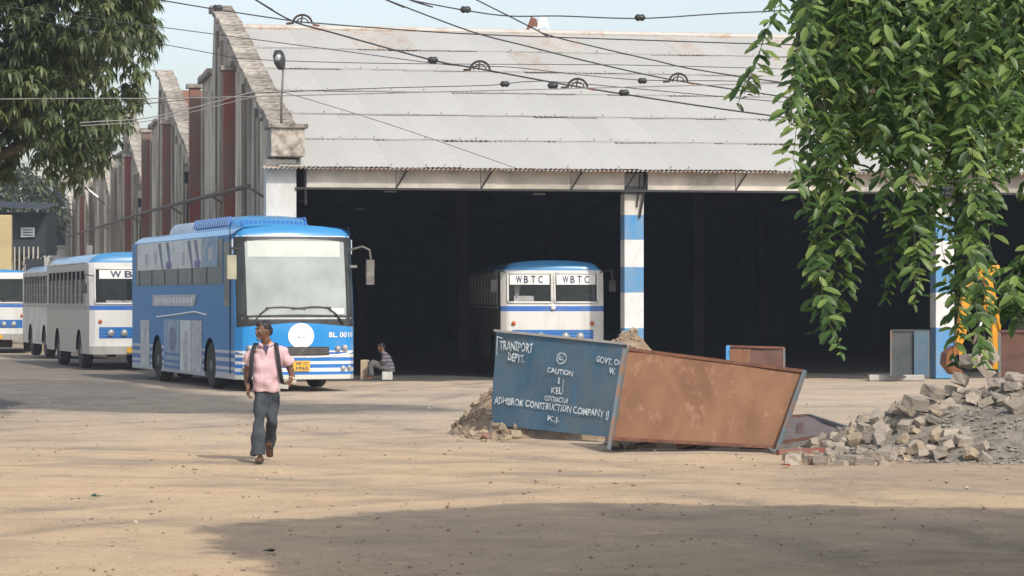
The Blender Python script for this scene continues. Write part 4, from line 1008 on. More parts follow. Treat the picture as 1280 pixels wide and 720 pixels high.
b4, _ = board('dark brown rusty barrier at the right edge behind the stones', [P(1249, 414, 43), P(1330, 414, 43), P(1330, 480, 43), P(1249, 480, 43)], 'board_dark_rust', rim='board_dark_rust')
b5, _ = board('dark slate sheet barrier standing at the shed opening beside the banded post', [P(1113, 413, 65.5), P(1160, 413, 66.5), P(1160, 472, 66.5), P(1113, 470, 65.5)], 'board_slate', rim='board_slate')
MB().bar(P(1151, 414, 66) - b5.location, P(1151, 471, 66) - b5.location, .32, .05, 'board_blue').build('edge_strip', b5)
a = P(1090, 466, 66); kb = MB().box((0, 0, .07), (1.3, .3, .14), 'concrete').build('kerb_stone', label='low pale kerb stone at the edge of the shed floor', cat='kerb', bevel=.02); kb.location = (P(1120, 470, 66).x, 66, 0)

# ================================================================ HEAPS
def heap(name, lab, cat, c, rx, ry, h, mat, seed, sharp=1.0, rough=.10, flat=None):
    o = thing(name, (c[0], c[1], 0), 0, label=lab, cat=cat)
    n = 56; H = {}
    def f(x, y):
        r_ = math.hypot(x / rx, y / ry)
        k = max(0, 1 - r_ ** 1.15) ** sharp
        z = h * k * (1 + .30 * noise.noise(Vector((x * 1.1, y * 1.1, seed)))) + rough * k ** .5 * noise.fractal(Vector((x * 3.2, y * 3.2, seed)), .8, 2, 4)
        if flat: z = min(z, flat + .06 * noise.noise(Vector((x * 2, y * 2, seed))))
        return z - .03
    mb = MB(); vs = [(rx * 1.05 * (2 * i / n - 1), ry * 1.05 * (2 * j / n - 1), 0) for j in range(n + 1) for i in range(n + 1)]
    vs = [(x, y, f(x, y)) for x, y, _ in vs]
    mb.add(vs, [(j * (n + 1) + i, j * (n + 1) + i + 1, (j + 1) * (n + 1) + i + 1, (j + 1) * (n + 1) + i) for j in range(n) for i in range(n)], mat)
    mb.build('mound', o, True, fix=False); return o, f
def rock_meshes(mat, count, boxy):
    out = []
    for k in range(count):
        r_ = random.Random(100 + k + len(mat)); bm = bmesh.new(); bmesh.ops.create_cube(bm, size=1)
        bmesh.ops.subdivide_edges(bm, edges=bm.edges, cuts=1, use_grid_fill=True)
        for v in bm.verts:
            c_ = v.co.copy(); v.co = c_ * (1 - .16 * (c_.length - .5) * (1 if boxy else 2.2))
            v.co += Vector((r_.uniform(-1, 1), r_.uniform(-1, 1), r_.uniform(-1, 1))) * (.065 if boxy else .11)
            v.co.x *= 1.45 if boxy else 1.2; v.co.z *= .72
        me = bpy.data.meshes.new('stone'); bm.to_mesh(me); bm.free(); me.materials.append(M[mat]); out.append(me)
    return out
setts = rock_meshes('stone', 7, True) + rock_meshes('stone', 3, False); warm = rock_meshes('stone_warm', 5, False); bricks = rock_meshes('brick_red', 2, True)
rub, fz = heap('rubble_pile', 'big pile of grey paving setts and gravel at the right edge', 'rubble', (7.3, 35.3), 3.6, 2.9, 1.08, 'gravel', 4, .85, .10)
r8 = random.Random(3); placed = 0; tries = 0; spots = []
while placed < 285 and tries < 20000:
    tries += 1
    x = r8.uniform(-3.5, 2.2); y = r8.uniform(-2.9, 1.2); z = fz(x, y)
    if z < -.02: continue
    r_ = math.hypot(x / 3.6, y / 2.9)
    left = x < -1.75 - .25 * (y + 2); top = z > .60 + .05 * math.sin(x * 3) + .05 * x
    p_ = 1.0 if top else (.75 if left else .03)
    if r8.random() > p_: continue
    s = r8.uniform(.11, .19) * (1.0 if top else .9) * (.6 if (not top and not left) else 1)
    if any(math.hypot(x - a_, y - b_) < (s + c_) * .50 for a_, b_, c_ in spots): continue
    spots.append((x, y, s)); placed += 1
    inst('stone', (warm if (left and r8.random() < .55) else setts)[r8.randrange(5)] if r8.random() < .6 else setts[r8.randrange(10)], rub, (x, y, z + s * r8.uniform(.0, .4)), (r8.uniform(-.6, .6), r8.uniform(-.6, .6), r8.uniform(0, 6.28)), (s, s * r8.uniform(.75, 1.15), s * r8.uniform(.8, 1.2)))
for (px, py, Y, s, kind) in ((1215, 440, 36.6, .2, 0), (1236, 428, 36.6, .20, 1), (1230, 446, 36.4, .22, 1), (1200, 462, 35.2, .2, 3), (1166, 478, 34.6, .2, 4), (1145, 492, 34.3, .2, 2)):
    q_ = P(px, py + 12, Y); inst('stone', setts[kind], rub, (q_.x - 7.3, q_.y - 35.3, q_.z), (.3, .9 if kind == 1 else .1, r8.uniform(0, 3)), (s, s, s))
def scatter_gravel():
    mb = MB(); r_ = random.Random(9)
    for _ in range(6000):
        x = r_.uniform(-3.7, 2.4); y = r_.uniform(-3.3, .8); z = max(fz(x, y), -.005)
        if math.hypot(x / 3.6, y / 2.9) > 1.12: continue
        s = .010 + .040 * r_.random() ** 3; q = Matrix.Rotation(r_.uniform(0, 6), 3, 'Z')
        vs = [q @ Vector((a_ * s, b_ * s * .8, c_ * s * .6)) + Vector((x, y, z + s * .2)) for a_, b_, c_ in ((1, 0, 0), (0, 1, 0), (-1, 0, 0), (0, -1, 0), (0, 0, 1), (0, 0, -1))]
        mb.add(vs, [(0, 1, 4), (1, 2, 4), (2, 3, 4), (3, 0, 4)], 'gravel')
    mb.build('grit', rub, kind='stuff', fix=False)
scatter_gravel()
soil, fs_ = heap('soil_heap', 'low heap of brown stony soil spilling out left of the blue board', 'soil', (-.02, 40.3), .92, 1.2, .76, 'soil', 7, 1.0, .13)
c0 = P(795, 455, 43.5)
soil2, fs2 = heap('soil_heap', 'rounded heap of dark brown soil behind the blue board, before the banded post', 'soil', (c0.x, 43.5), 1.0, 1.2, 1.42, 'soil', 12, .55, .12)
for o, f, rx in ((soil, fs_, 1.0), (soil2, fs2, .9)):
    for _ in range(150):
        x, y = r8.uniform(-rx, rx), r8.uniform(-1.1, .5); z = f(x, y)
        if z < 0: continue
        s = r8.uniform(.03, .09); inst('clod', warm[r8.randrange(5)], o, (x, y, z + s * .2), (r8.random(), r8.random(), r8.random() * 6), (s, s, s * .8))
ridge, fr_ = heap('spoil_bank', 'thin bank of orange earth and brick bits under the foot of the blue board', 'soil', (.62, 39.0), 1.35, .55, .24, 'soil', 21, .6, .06)
for _ in range(60):
    x, y = r8.uniform(-1.2, 1.25), r8.uniform(-.5, .1); s = r8.uniform(.05, .14)
    inst('brick_bit', (bricks + warm)[r8.randrange(7)], ridge, (x, y, max(0, fr_(x, y)) + s * .25), (r8.random(), r8.random(), r8.random() * 6), (s, s, s * .8))
tr, ft_ = heap('trench_rubble', 'dark rubble and slabs under the lower edge of the rusty board', 'rubble', (2.3, 36.7), 1.25, .5, .13, 'soil', 31, .6, .05)
for _ in range(30):
    x, y = r8.uniform(-1.1, 1.1), r8.uniform(-.85, .2); s = r8.uniform(.07, .17)
    inst('stone', (setts + bricks)[r8.randrange(12)], tr, (x, y, max(0, ft_(x, y)) + s * .2), (r8.random() * .5, r8.random() * .5, r8.random() * 6), (s * 1.3, s, s * .7))
r9 = random.Random(77)
for i in range(44):     # loose stones rolled off the heaps, each one a thing
    if i < 30: px, py = r9.uniform(985, 1110), r9.uniform(566, 582)
    else: px, py = r9.uniform(560, 640), r9.uniform(541, 552)
    Y = FPX * EYE / (py - HOR); s = r9.uniform(.06, .20) if i < 30 else r9.uniform(.04, .10)
    par = rub if i < 30 else soil
    inst('stone', (warm + bricks + setts)[r9.randrange(17)], par, ((px - 640) / FPX * Y - par.location.x, Y - par.location.y, s * .2), (0, 0, r9.random() * 6), (s, s, s))
for px, py, s, m_, lab in ((120, 622, .075, 'scrap_green', 'crumpled scrap of green plastic on the sandy ground at lower left'), (984, 584, .09, 'scrap_red', 'small scrap of red brick lying in front of the rusty board'), (337, 690, .06, 'black_rubber', 'bent black twig like scrap at the edge of the tree shade')):
    Y = FPX * EYE / (py - HOR); mb = MB(); rr = random.Random(int(px))
    vs = [(rr.uniform(-s, s), rr.uniform(-s, s), rr.uniform(0, s * .6)) for _ in range(8)]
    mb.add(vs, [(0, 1, 2), (2, 3, 4), (4, 5, 6), (6, 7, 0), (1, 3, 5)], m_); o = mb.build('litter_scrap', label=lab, cat='litter'); o.location = ((px - 640) / FPX * Y, Y, 0)

# ================================================================ DIGGER
dg = thing('backhoe_digger', (P(1247, 460, 44).x, 44, 0), 0, label='yellow backhoe digger half hidden by creepers, its rusty bucket resting by the stones', cat='digger')
Q = lambda px, py, y=0: Vector(((px - 1247) / FPX * 44, y, EYE + (HOR - py) / FPX * 44))
mb = MB(); mb.bar(Q(1246, 462), Q(1244, 372), .10, .14, 'digger_yellow'); mb.build('king_post', dg, bevel=.015)
mb = MB(); mb.prism([Q(1249, 415, -.1), Q(1240, 385, -.1), Q(1228, 345, -.1), Q(1222, 334, -.1), Q(1231, 333, -.1), Q(1239, 350, -.1), Q(1251, 400, -.1)], (0, .22, 0), 'digger_yellow'); mb.build('boom', dg, bevel=.015)
MB().prism([Q(1206, 336, -.09), Q(1248, 331, -.09), Q(1250, 343, -.09), Q(1208, 352, -.09)], (0, .2, 0), 'digger_yellow').build('boom_head', dg, bevel=.015)
MB().prism([Q(1207, 340, -.07), Q(1218, 344, -.07), Q(1207, 420, -.07), Q(1198, 440, -.07), Q(1194, 425, -.07)], (0, .2, 0), 'digger_yellow').build('dipper_arm', dg, bevel=.015)
MB().tube([Q(1234, 360, -.2), Q(1226, 400, -.2)], .05, 10, 'digger_yellow').build('ram', dg, True); MB().tube([Q(1226, 398, -.2), Q(1214, 430, -.2)], .025, 8, 'chrome').build('ram_rod', dg, True)
mb = MB(); arc = [Q(1192, 432, -.3), Q(1180, 441, -.3), Q(1178, 455, -.3), Q(1188, 468, -.3), Q(1203, 470, -.3), Q(1199, 462, -.3), Q(1190, 458, -.3), Q(1187, 448, -.3), Q(1196, 440, -.3)]
mb.prism(arc, (0, .6, 0), 'digger_bucket'); bk = mb.build('bucket', dg, bevel=.01)
for i in range(4): MB().bar(Q(1203, 469, -.22 + i * .16), Q(1212, 467, -.22 + i * .16), .05, .04, 'dark_iron').build('tooth', bk)
MB().bar(Q(1198, 435, 0), Q(1205, 455, 0), .09, .06, 'digger_yellow').build('link', dg)
MB().prism([Q(1240, 462, .1), Q(1400, 462, .1), Q(1400, 428, .1), Q(1252, 424, .1)], (0, 1.2, 0), 'digger_yellow').build('chassis', dg, bevel=.03)
for px in (1300, 1372):
    wh = thing('wheel', (0, 0, 0)); wh.parent = dg
    MB().lathe([(.3, -.2), (.52, -.2), (.56, -.12), (.56, .12), (.52, .2), (.3, .2)], 24, Q(px, 482, .0), 'Y', 'tyre').build('tyre', wh, True, auto=40)
    MB().lathe([(.3, -.18), (.1, -.1), (.1, -.2)], 16, Q(px, 482, .0), 'Y', 'digger_yellow').build('rim', wh, True)
MB().box(Q(1335, 392, .7), (1.3, 1.1, 1.3), 'black_plastic').build('cab', dg, bevel=.05)
for a_, b_ in ((1256, 344), (1265, 348), (1274, 343)): pass
# ================================================================ PEOPLE
def hand(mb, wrist, d, palm_n, side, mat, curl=.5, sc=1.0):
    """palm, four unequal bent fingers and a thumb leaving the side of the palm"""
    d = Vector(d).normalized(); n = Vector(palm_n); n = (n - d * n.dot(d)).normalized(); s = d.cross(n) * side
    w_ = Vector(wrist)
    r = []
    for t, a, b in ((-.01, .024, .020), (.02, .032, .017), (.055, .040, .016), (.085, .038, .014), (.094, .030, .010)):
        c = w_ + d * t * sc
        r.append([c + s * (a * sc * math.cos(q)) + n * (b * sc * math.sin(q)) for q in [2 * math.pi * k / 12 for k in range(12)]])
    mb.loft(r, mat)
    for i, (o, L) in enumerate(((.030, .070), (.011, .080), (-.009, .075), (-.028, .058))):
        p = w_ + d * .082 * sc + s * o * sc; pts = [p]; a = curl * .35
        for k, f in enumerate((.45, .30, .25)):
            a += curl * (.35 + .30 * k); v = d * math.cos(a) + n * math.sin(a)
            p = p + v * L * f * sc; pts.append(p)
        mb.tube(pts, [.0092 * sc, .0088 * sc, .0082 * sc, .0068 * sc], 8, mat)
    p = w_ + d * .022 * sc + s * .028 * sc
    mb.tube([p, p + (s * .6 + d * .7 + n * .2).normalized() * .035 * sc, p + (s * .45 + d * .85 + n * .45).normalized() * .064 * sc], [.012 * sc, .0105 * sc, .008 * sc], 8, mat)

def limb(mb, pts, rr, mat, n=14): mb.tube(pts, rr, n, mat)

def head_parts(c, yaw, pitch, sc=1.0):
    q = Matrix.Rotation(yaw, 3, 'Z') @ Matrix.Rotation(pitch, 3, 'X'); c = Vector(c)
    T_ = lambda p: c + q @ (Vector(p) * sc)
    hd = MB(); n = 16; rings = []
    for i in range(1, n):
        a = math.pi * i / n; z = -.118 * math.cos(a); rr = math.sin(a); row = []
        for k in range(28):
            t = 2 * math.pi * k / 28; x = .074 * rr * math.cos(t); y = .094 * rr * math.sin(t)
            if z < 0: x *= 1 + 1.9 * z; y = y * (1 + 1.2 * z) - .012 * (-z / .118) if y < 0 else y * (1 + 3.2 * z)
            if y < 0 and abs(z - .022) < .02: y += .004
            row.append(T_((x, y, z)))
        rings.append(row)
    hd.loft(rings, 'skin')
    nose = [T_((0, -.086, .028)), T_((0, -.101, .002)), T_((0, -.112, -.020)), T_((0, -.098, -.032))]
    hd.tube(nose, [.009 * sc, .011 * sc, .0145 * sc, .012 * sc], 8, 'skin')
    for s in (-1, 1):
        hd.ball(T_((s * .074, .004, -.004)), (.011 * sc, .018 * sc, .030 * sc), 'skin', 6)
        hd.ball(T_((s * .028, -.080, .032)), (.026 * sc, .013 * sc, .009 * sc), 'skin', 6)
        hd.ball(T_((s * .040, -.066, -.018)), (.020 * sc, .016 * sc, .018 * sc), 'skin', 6)
    hd.ball(T_((0, -.094, -.056)), (.023 * sc, .010 * sc, .010 * sc), 'skin', 6); hd.ball(T_((0, -.088, -.092)), (.024 * sc, .018 * sc, .017 * sc), 'skin', 6)
    return hd, T_, q

def face_bits(par, T_, sc=1.0):
    for s in (-1, 1):
        MB().ball(T_((s * .029, -.083, .016)), (.0125 * sc, .0125 * sc, .0085 * sc), 'eye_white', 6).build('eye', par, True)
        MB().ball(T_((s * .029, -.092, .016)), .0060 * sc, 'eye_dark', 5).build('pupil', par, True)
        MB().tube([T_((s * .012, -.094, .036)), T_((s * .030, -.093, .042)), T_((s * .048, -.080, .036))], [.003, .0045, .002], 5, 'hair').build('eyebrow', par, True)
    MB().tube([T_((-.024, -.096, -.056)), T_((0, -.104, -.054)), T_((.024, -.096, -.056))], [.003, .006, .003], 6, 'lips').build('mouth', par, True)
    MB().tube([T_((-.028, -.096, -.044)), T_((0, -.106, -.041)), T_((.028, -.096, -.044))], [.003, .0055, .003], 6, 'hair').build('moustache', par, True)
    hb_ = MB(); hb_.ball(T_((0, .018, .040)), (.079 * sc, .084 * sc, .083 * sc), 'hair', 10); hb_.ball(T_((0, .040, .0)), (.076 * sc, .062 * sc, .075 * sc), 'hair', 8)
    hb_.ball(T_((0, -.045, .080)), (.056 * sc, .040 * sc, .034 * sc), 'hair', 8)
    voxel(hb_, 'hair', .007, ['hair'], par, 1, .006, 60)

Yp = FPX * EYE / (576 - HOR)
man = thing('person', ((328 - 640) / FPX * Yp, Yp, 0), 0, label='man in pink polo shirt and grey jeans walking before the coach with a backpack', cat='person')
bm_ = MB()
bm_.loft([ell((.055, .02, .80), .11, .08), ell((.055, .01, .92), .145, .115), ell((.05, 0, 1.05), .15, .12), ell((.05, .0, 1.18), .17, .115), ell((.05, .01, 1.29), .175, .095), ell((.05, .02, 1.35), .11, .07), ell((.047, .02, 1.38), .062, .06), ell((.035, .005, 1.45), .056, .058), ell((.02, 0, 1.49), .05, .05)], 'skin')
limb(bm_, [(-.11, .02, 1.29), (-.165, .05, 1.16), (-.195, .06, 1.03)], [.055, .048, .040], 'skin'); limb(bm_, [(-.195, .06, 1.04), (-.185, .0, .95), (-.165, -.05, .865)], [.040, .037, .025], 'skin')
limb(bm_, [(.215, .02, 1.29), (.29, .06, 1.17), (.335, .07, 1.055)], [.055, .048, .040], 'skin'); limb(bm_, [(.335, .07, 1.06), (.352, -.04, 1.0), (.345, -.15, .955)], [.040, .036, .026], 'skin')
hand(bm_, (-.165, -.05, .865), (.04, -.18, -1), (.9, -.3, 0), 1, 'skin', .7)
hand(bm_, (.345, -.15, .955), (-.35, -.35, -.75), (-.8, .3, .1), -1, 'skin', 1.25)
limb(bm_, [(-.01, .01, .84), (-.025, -.08, .47), (-.03, -.13, .09)], [.05, .035, .04], 'skin'); limb(bm_, [(.115, .01, .84), (.115, -.01, .46), (.07, .27, .17)], [.05, .035, .035], 'skin')
for (x, y, z, rx_) in ((-.012, -.14, .045, 0), (.06, .29, .09, -.75)):
    qf = Matrix.Rotation(rx_, 3, 'X')
    ft = [ell((0, yy, zz), a, b, 12) for yy, zz, a, b in ((0, 0, 0, 0),)]
    rr = []
    for yy, a, b, zz in ((.06, .030, .030, .0), (.0, .036, .036, .0), (-.08, .040, .028, -.012), (-.15, .045, .018, -.022), (-.185, .036, .012, -.026)):
        rr.append([Vector((x, y, z)) + qf @ Vector((a * math.cos(t), yy, zz + b * math.sin(t))) for t in [2 * math.pi * k / 12 for k in range(12)]])
    bm_.loft(rr, 'skin')
hd, T_, q_ = head_parts((.018, -.01, 1.535), -R(52), R(6))
bm_.add(hd.v, hd.f, 'skin'); body = voxel(bm_, 'body', .0062, ['skin'], man, 2)
face_bits(man, T_)
sh = MB(); sh.loft([ell((.045, .012, .815), .166, .130), ell((.045, .0, .90), .170, .142), ell((.05, -.012, 1.0), .176, .150), ell((.05, -.005, 1.12), .183, .142), ell((.05, 0, 1.24), .192, .125), ell((.05, .012, 1.315), .165, .100), ell((.05, .018, 1.355), .112, .080), ell((.047, .02, 1.378), .075, .070)], 'pink_cotton')
sh.tube([(-.07, .02, 1.30), (-.125, .03, 1.27), (-.185, .05, 1.135)], [.07, .075, .080], 14, 'pink_cotton'); sh.tube([(.17, .02, 1.30), (.23, .03, 1.27), (.315, .06, 1.135)], [.07, .075, .080], 14, 'pink_cotton')
voxel(sh, 'shirt', .0105, ['pink_cotton'], man, 2, .034, 11)
MB().tube([(-.035, -.055, 1.385), (-.01, -.085, 1.37), (.035, -.098, 1.335)], [.017, .02, .012], 8, 'pink_cotton').build('collar', man, True)
MB().tube([(.13, -.045, 1.385), (.10, -.082, 1.37), (.06, -.098, 1.335)], [.017, .02, .012], 8, 'pink_cotton').build('collar', man, True)
MB().prism([(.015, -.112, 1.365), (.085, -.112, 1.365), (.058, -.137, 1.25)], (0, .05, 0), 'collar_dark').build('placket', man)
MB().tube([(.112, -.03, 1.41), (.10, -.060, 1.395), (.08, -.078, 1.375)], [.012, .016, .010], 6, 'orange_cloth').build('neck_cloth', man, True)
tr_ = MB(); tr_.loft([ell((.05, .015, .76), .145, .10), ell((.05, .012, .84), .148, .112), ell((.05, .012, .90), .145, .11)], 'denim')
tr_.tube([(-.01, .0, .84), (-.025, -.04, .68), (-.03, -.09, .48), (-.035, -.125, .28), (-.04, -.14, .075)], [.085, .082, .068, .072, .092], 16, 'denim')
tr_.tube([(.115, .0, .84), (.12, .0, .68), (.115, -.01, .48), (.09, .13, .32), (.065, .25, .16)], [.082, .080, .064, .062, .070], 16, 'denim')
voxel(tr_, 'trousers', .011, ['denim'], man, 2, .022, 11)
for (x, y, z, rx_) in ((-.012, -.14, .012, 0), (.06, .29, .075, -.75)):
    qf = Matrix.Rotation(rx_, 3, 'X'); so_ = MB(); pr_ = [(.0, .07), (.038, .05), (.042, -.02), (.036, -.08), (.048, -.15), (.036, -.2), (0, -.212), (-.036, -.2), (-.048, -.15), (-.036, -.08), (-.042, -.02), (-.038, .05)]
    so_.loft([[Vector((x, y, z)) + qf @ Vector((a, b, h)) for a, b in pr_] for h in (-.012, .012)], 'sandal')
    so_.tube([Vector((x, y, z)) + qf @ Vector(p) for p in ((-.047, -.12, .01), (0, -.11, .055), (.047, -.12, .01))], .013, 6, 'sandal'); so_.tube([Vector((x, y, z)) + qf @ Vector(p) for p in ((-.042, -.05, .01), (0, -.05, .075), (.042, -.05, .01))], .012, 6, 'sandal')
    so_.build('sandal', man)
def strap(pts, name='backpack_strap'):
    mb = MB(); rings = []
    for i, p in enumerate(pts):
        p = Vector(p); rings.append([p + Vector((a, b, 0)) for a, b in ((-.024, 0), (-.02, -.012), (.02, -.012), (.024, 0), (.02, .012), (-.02, .012))])
    mb.loft(rings, 'strap_black'); return mb
bp = thing('backpack', (0, 0, 0)); bp.parent = man
strap([(-.075, .09, 1.36), (-.080, .02, 1.392), (-.09, -.085, 1.35), (-.105, -.135, 1.27), (-.118, -.148, 1.15), (-.125, -.140, 1.03), (-.15, -.06, .93)]).build('strap', bp, True)
strap([(.155, .09, 1.36), (.160, .02, 1.395), (.172, -.085, 1.35), (.195, -.135, 1.25), (.212, -.145, 1.13), (.225, -.125, 1.02), (.24, -.06, .92)]).build('strap', bp, True)
MB().loft([ell((.05, .24, .92), .13, .09, p=3), ell((.05, .25, 1.0), .155, .12, p=3), ell((.05, .24, 1.2), .15, .11, p=3), ell((.05, .21, 1.36), .11, .07, p=3)], 'strap_black').build('pack', bp, True)
MB().tube([Vector((.347, -.128, .965)) + Vector((.034 * math.cos(t), .01 * math.sin(t) , .032 * math.sin(t))) for t in [2 * math.pi * k / 12 for k in range(13)]], .008, 6, 'watch_gold').build('wrist_watch', man, True)
ph = MB().box((.265, -.225, .885), (.12, .012, .05), 'concrete', Matrix.Rotation(.1, 3, 'Y')).build('folded_paper', label='small pale folded paper held in the hand of the walking man', cat='paper')
ph.location = man.location

s0 = 52.8; Ys = FPX / s0
sit = thing('person', ((479 - 640) / FPX * Ys, Ys, 0), 0, label='man in striped shirt sitting hunched on a low block beside the coach', cat='person')
b2 = MB(); K = 1.06
V = lambda x, y, z: Vector((x, y, z)) * K
b2.loft([ell(V(.13, 0, .24), .12, .15), ell(V(.11, 0, .38), .10, .13), ell(V(.06, 0, .52), .10, .15), ell(V(.03, 0, .59), .07, .12), ell(V(.0, 0, .63), .05, .05), ell(V(-.02, 0, .68), .045, .045)], 'skin')
for s in (-1, 1):
    limb(b2, [V(.12, s * .08, .27), V(-.28, s * .12, .40)], [.075, .055], 'skin'); limb(b2, [V(-.28, s * .12, .39), V(-.27, s * .12, .06)], [.052, .032], 'skin')
    limb(b2, [V(-.24, s * .12, .05), V(-.36, s * .12, .03)], [.035, .026], 'skin')
    limb(b2, [V(.04, s * .15, .57), V(.0, s * .19, .36)], [.045, .038], 'skin'); limb(b2, [V(.0, s * .19, .37), V(-.19, s * .08, .42)], [.036, .026], 'skin')
    hand(b2, V(-.19, s * .08, .42), (-1, -s * .4, .1), (0, 0, -1), s, 'skin', .8)
hd2, T2, _ = head_parts(V(-.04, 0, .735), -R(75), R(22), .88); b2.add(hd2.v, hd2.f, 'skin'); voxel(b2, 'body', .0075, ['skin'], sit, 2); face_bits(sit, T2, .88)
s2 = MB(); s2.loft([ell(V(.14, 0, .20), .14, .17), ell(V(.12, 0, .36), .125, .155), ell(V(.07, 0, .50), .12, .17), ell(V(.03, 0, .60), .08, .13), ell(V(.01, 0, .635), .06, .065)], 'striped_shirt')
for s in (-1, 1): s2.tube([V(.05, s * .12, .58), V(.01, s * .19, .40), V(-.06, s * .15, .40)], [.06, .062, .055], 12, 'striped_shirt')
voxel(s2, 'shirt', .012, ['striped_shirt'], sit, 2, .02, 10)
t2 = MB()
for s in (-1, 1): t2.tube([V(.14, s * .08, .25), V(-.28, s * .12, .40)], [.095, .075], 12, 'grey_trouser'); t2.tube([V(-.28, s * .12, .42), V(-.27, s * .12, .10)], [.075, .065], 12, 'grey_trouser')
voxel(t2, 'trousers', .013, ['grey_trouser'], sit, 2, .015, 12)
st = MB().box((0, 0, .105), (.24, .3, .21), 'white_wash').build('seat_block', label='low white block the seated man in the striped shirt sits on', cat='block', bevel=.01); st.location = (sit.location.x + .10, sit.location.y, 0)
q_ = P(456, 470, 66.5); st = MB().box((0, 0, .24), (.2, .25, .48), 'stone_warm').build('stub_post', label='short worn stone stub between the coach bumper and the seated man', cat='post', bevel=.02); st.location = (q_.x, 66.5, 0)

# ================================================================ LEAVES
def leaf_geo(kind):
    """one leaf blade along +X, folded on its midrib and arched"""
    if kind == 'broad': pr_ = [(0, 0), (.16, .13), (.45, .205), (.80, .15), (1, 0)]
    else: pr_ = [(0, 0), (.25, .085), (.55, .10), (.82, .06), (1, 0)]
    vs = []; fs = []
    for x, w_ in pr_: z = -.22 * x * x; vs += [(x, 0, z), (x, w_, z + w_ * .35), (x, -w_, z + w_ * .35)]
    for i in range(len(pr_) - 1):
        a, b = 3 * i, 3 * i + 3
        fs += [(a, b, b + 1, a + 1), (a, a + 2, b + 2, b)]
    return [Vector(v) for v in vs], fs
LV, LF = leaf_geo('broad'); MV, MF = leaf_geo('slim')
def frame(d, up):
    d = d.normalized(); y = up.cross(d); y = y.normalized() if y.length > 1e-4 else Vector((0, 1, 0)); return Matrix((d, y, d.cross(y))).transposed()
quadV = [Vector(p) for p in ((0, 0, 0), (.5, .24, .05), (1, 0, -.15), (.5, -.24, .05))]

# -------- the creeper hung tree at the right
tree = thing('creeper_tree', (6.0, 14.2, 0), 0, label='large spreading tree at the right hung with long leafy green creepers', cat='tree')
TO = Vector((6.0, 14.2, 0))
rt = random.Random(21)
mb = MB(); mb.tube([(0, 0, -.1), (.05, .1, 1.2), (-.1, .2, 3), (0, .3, 4.6), (.2, .3, 5.8)], [.42, .33, .28, .24, .16], 14, 'bark'); mb.build('trunk', tree, True)
limbs = [((0, .3, 4.4), (-2, -1.4, 4.6), (-3.9, -2.9, 3.75)), ((0, .3, 4.4), (-2.2, 1.5, 5.4), (-4.6, 3.0, 5.9)), ((0, .3, 4.6), (0, 2.8, 5.5), (-1.5, 5.4, 6.0)), ((0, .3, 4.8), (2.6, 2.2, 5.7), (5, 4.2, 6.1)), ((0, .3, 4.6), (2.8, 0, 5.6), (6, .5, 6)),
         ((-2.6, -2.0, 4.3), (-4.0, -3.0, 3.9), (-5.3, -3.3, 3.7)), ((-2.2, 1.5, 5.4), (-3.6, .4, 5.7), (-4.4, -.8, 5.9))]
for l in limbs: MB().tube(l, [.15, .10, .04], 10, 'bark').build('branch', tree, True)
leaves = []      # (position, direction, up, size)
stems = MB()
def strand(pts, Y, dens=1.25, sz=.067, spread_=1.0):
    W = [P(px, py, Y) + Vector((0, 0.004 * (py - 100) * rt.uniform(-.3, .3), 0)) for px, py in pts]
    out = []
    for a, b in zip(W, W[1:]):
        n = max(2, int((b - a).length / .03))
        out += [a.lerp(b, k / n) for k in range(n)]
    out.append(W[-1]); ph_ = rt.uniform(0, 6)
    out = [p + Vector((.022 * math.sin(i * .16 + ph_) + .006 * math.sin(i * .9), .02 * math.cos(i * .14 + ph_), 0)) for i, p in enumerate(out)]
    stems.tube([p - TO for p in out[::3] + [out[-1]]], .0018, 4, 'vine_stem', cap=False)
    acc = 0; side = 1; pl_ = rt.uniform(-.5, .5)
    for i, p in enumerate(out):
        acc += .03
        if acc < .027 / dens: continue
        acc = 0; f = i / len(out)
        for s in (-1, 1):
            if rt.random() < .12: continue
            az = pl_ + (0 if s > 0 else math.pi) + rt.uniform(-.95, .95)
            dn = rt.uniform(-1.1, .05)
            d = Vector((math.cos(az), -abs(math.sin(az)) * .5 + rt.uniform(-.3, .3), dn)).normalized()
            up = Vector((rt.uniform(-.3, .3), -.55 + rt.uniform(-.3, .3), .8))
            s_ = sz * rt.choice((.6, .85, 1.0, 1.05, 1.15)) * (1 if f < .93 else .65)
            p_ = p + Vector((rt.uniform(-.018, .018), rt.uniform(-.02, .02), rt.uniform(-.01, .01))); leaves.append((p_, d, up, s_))
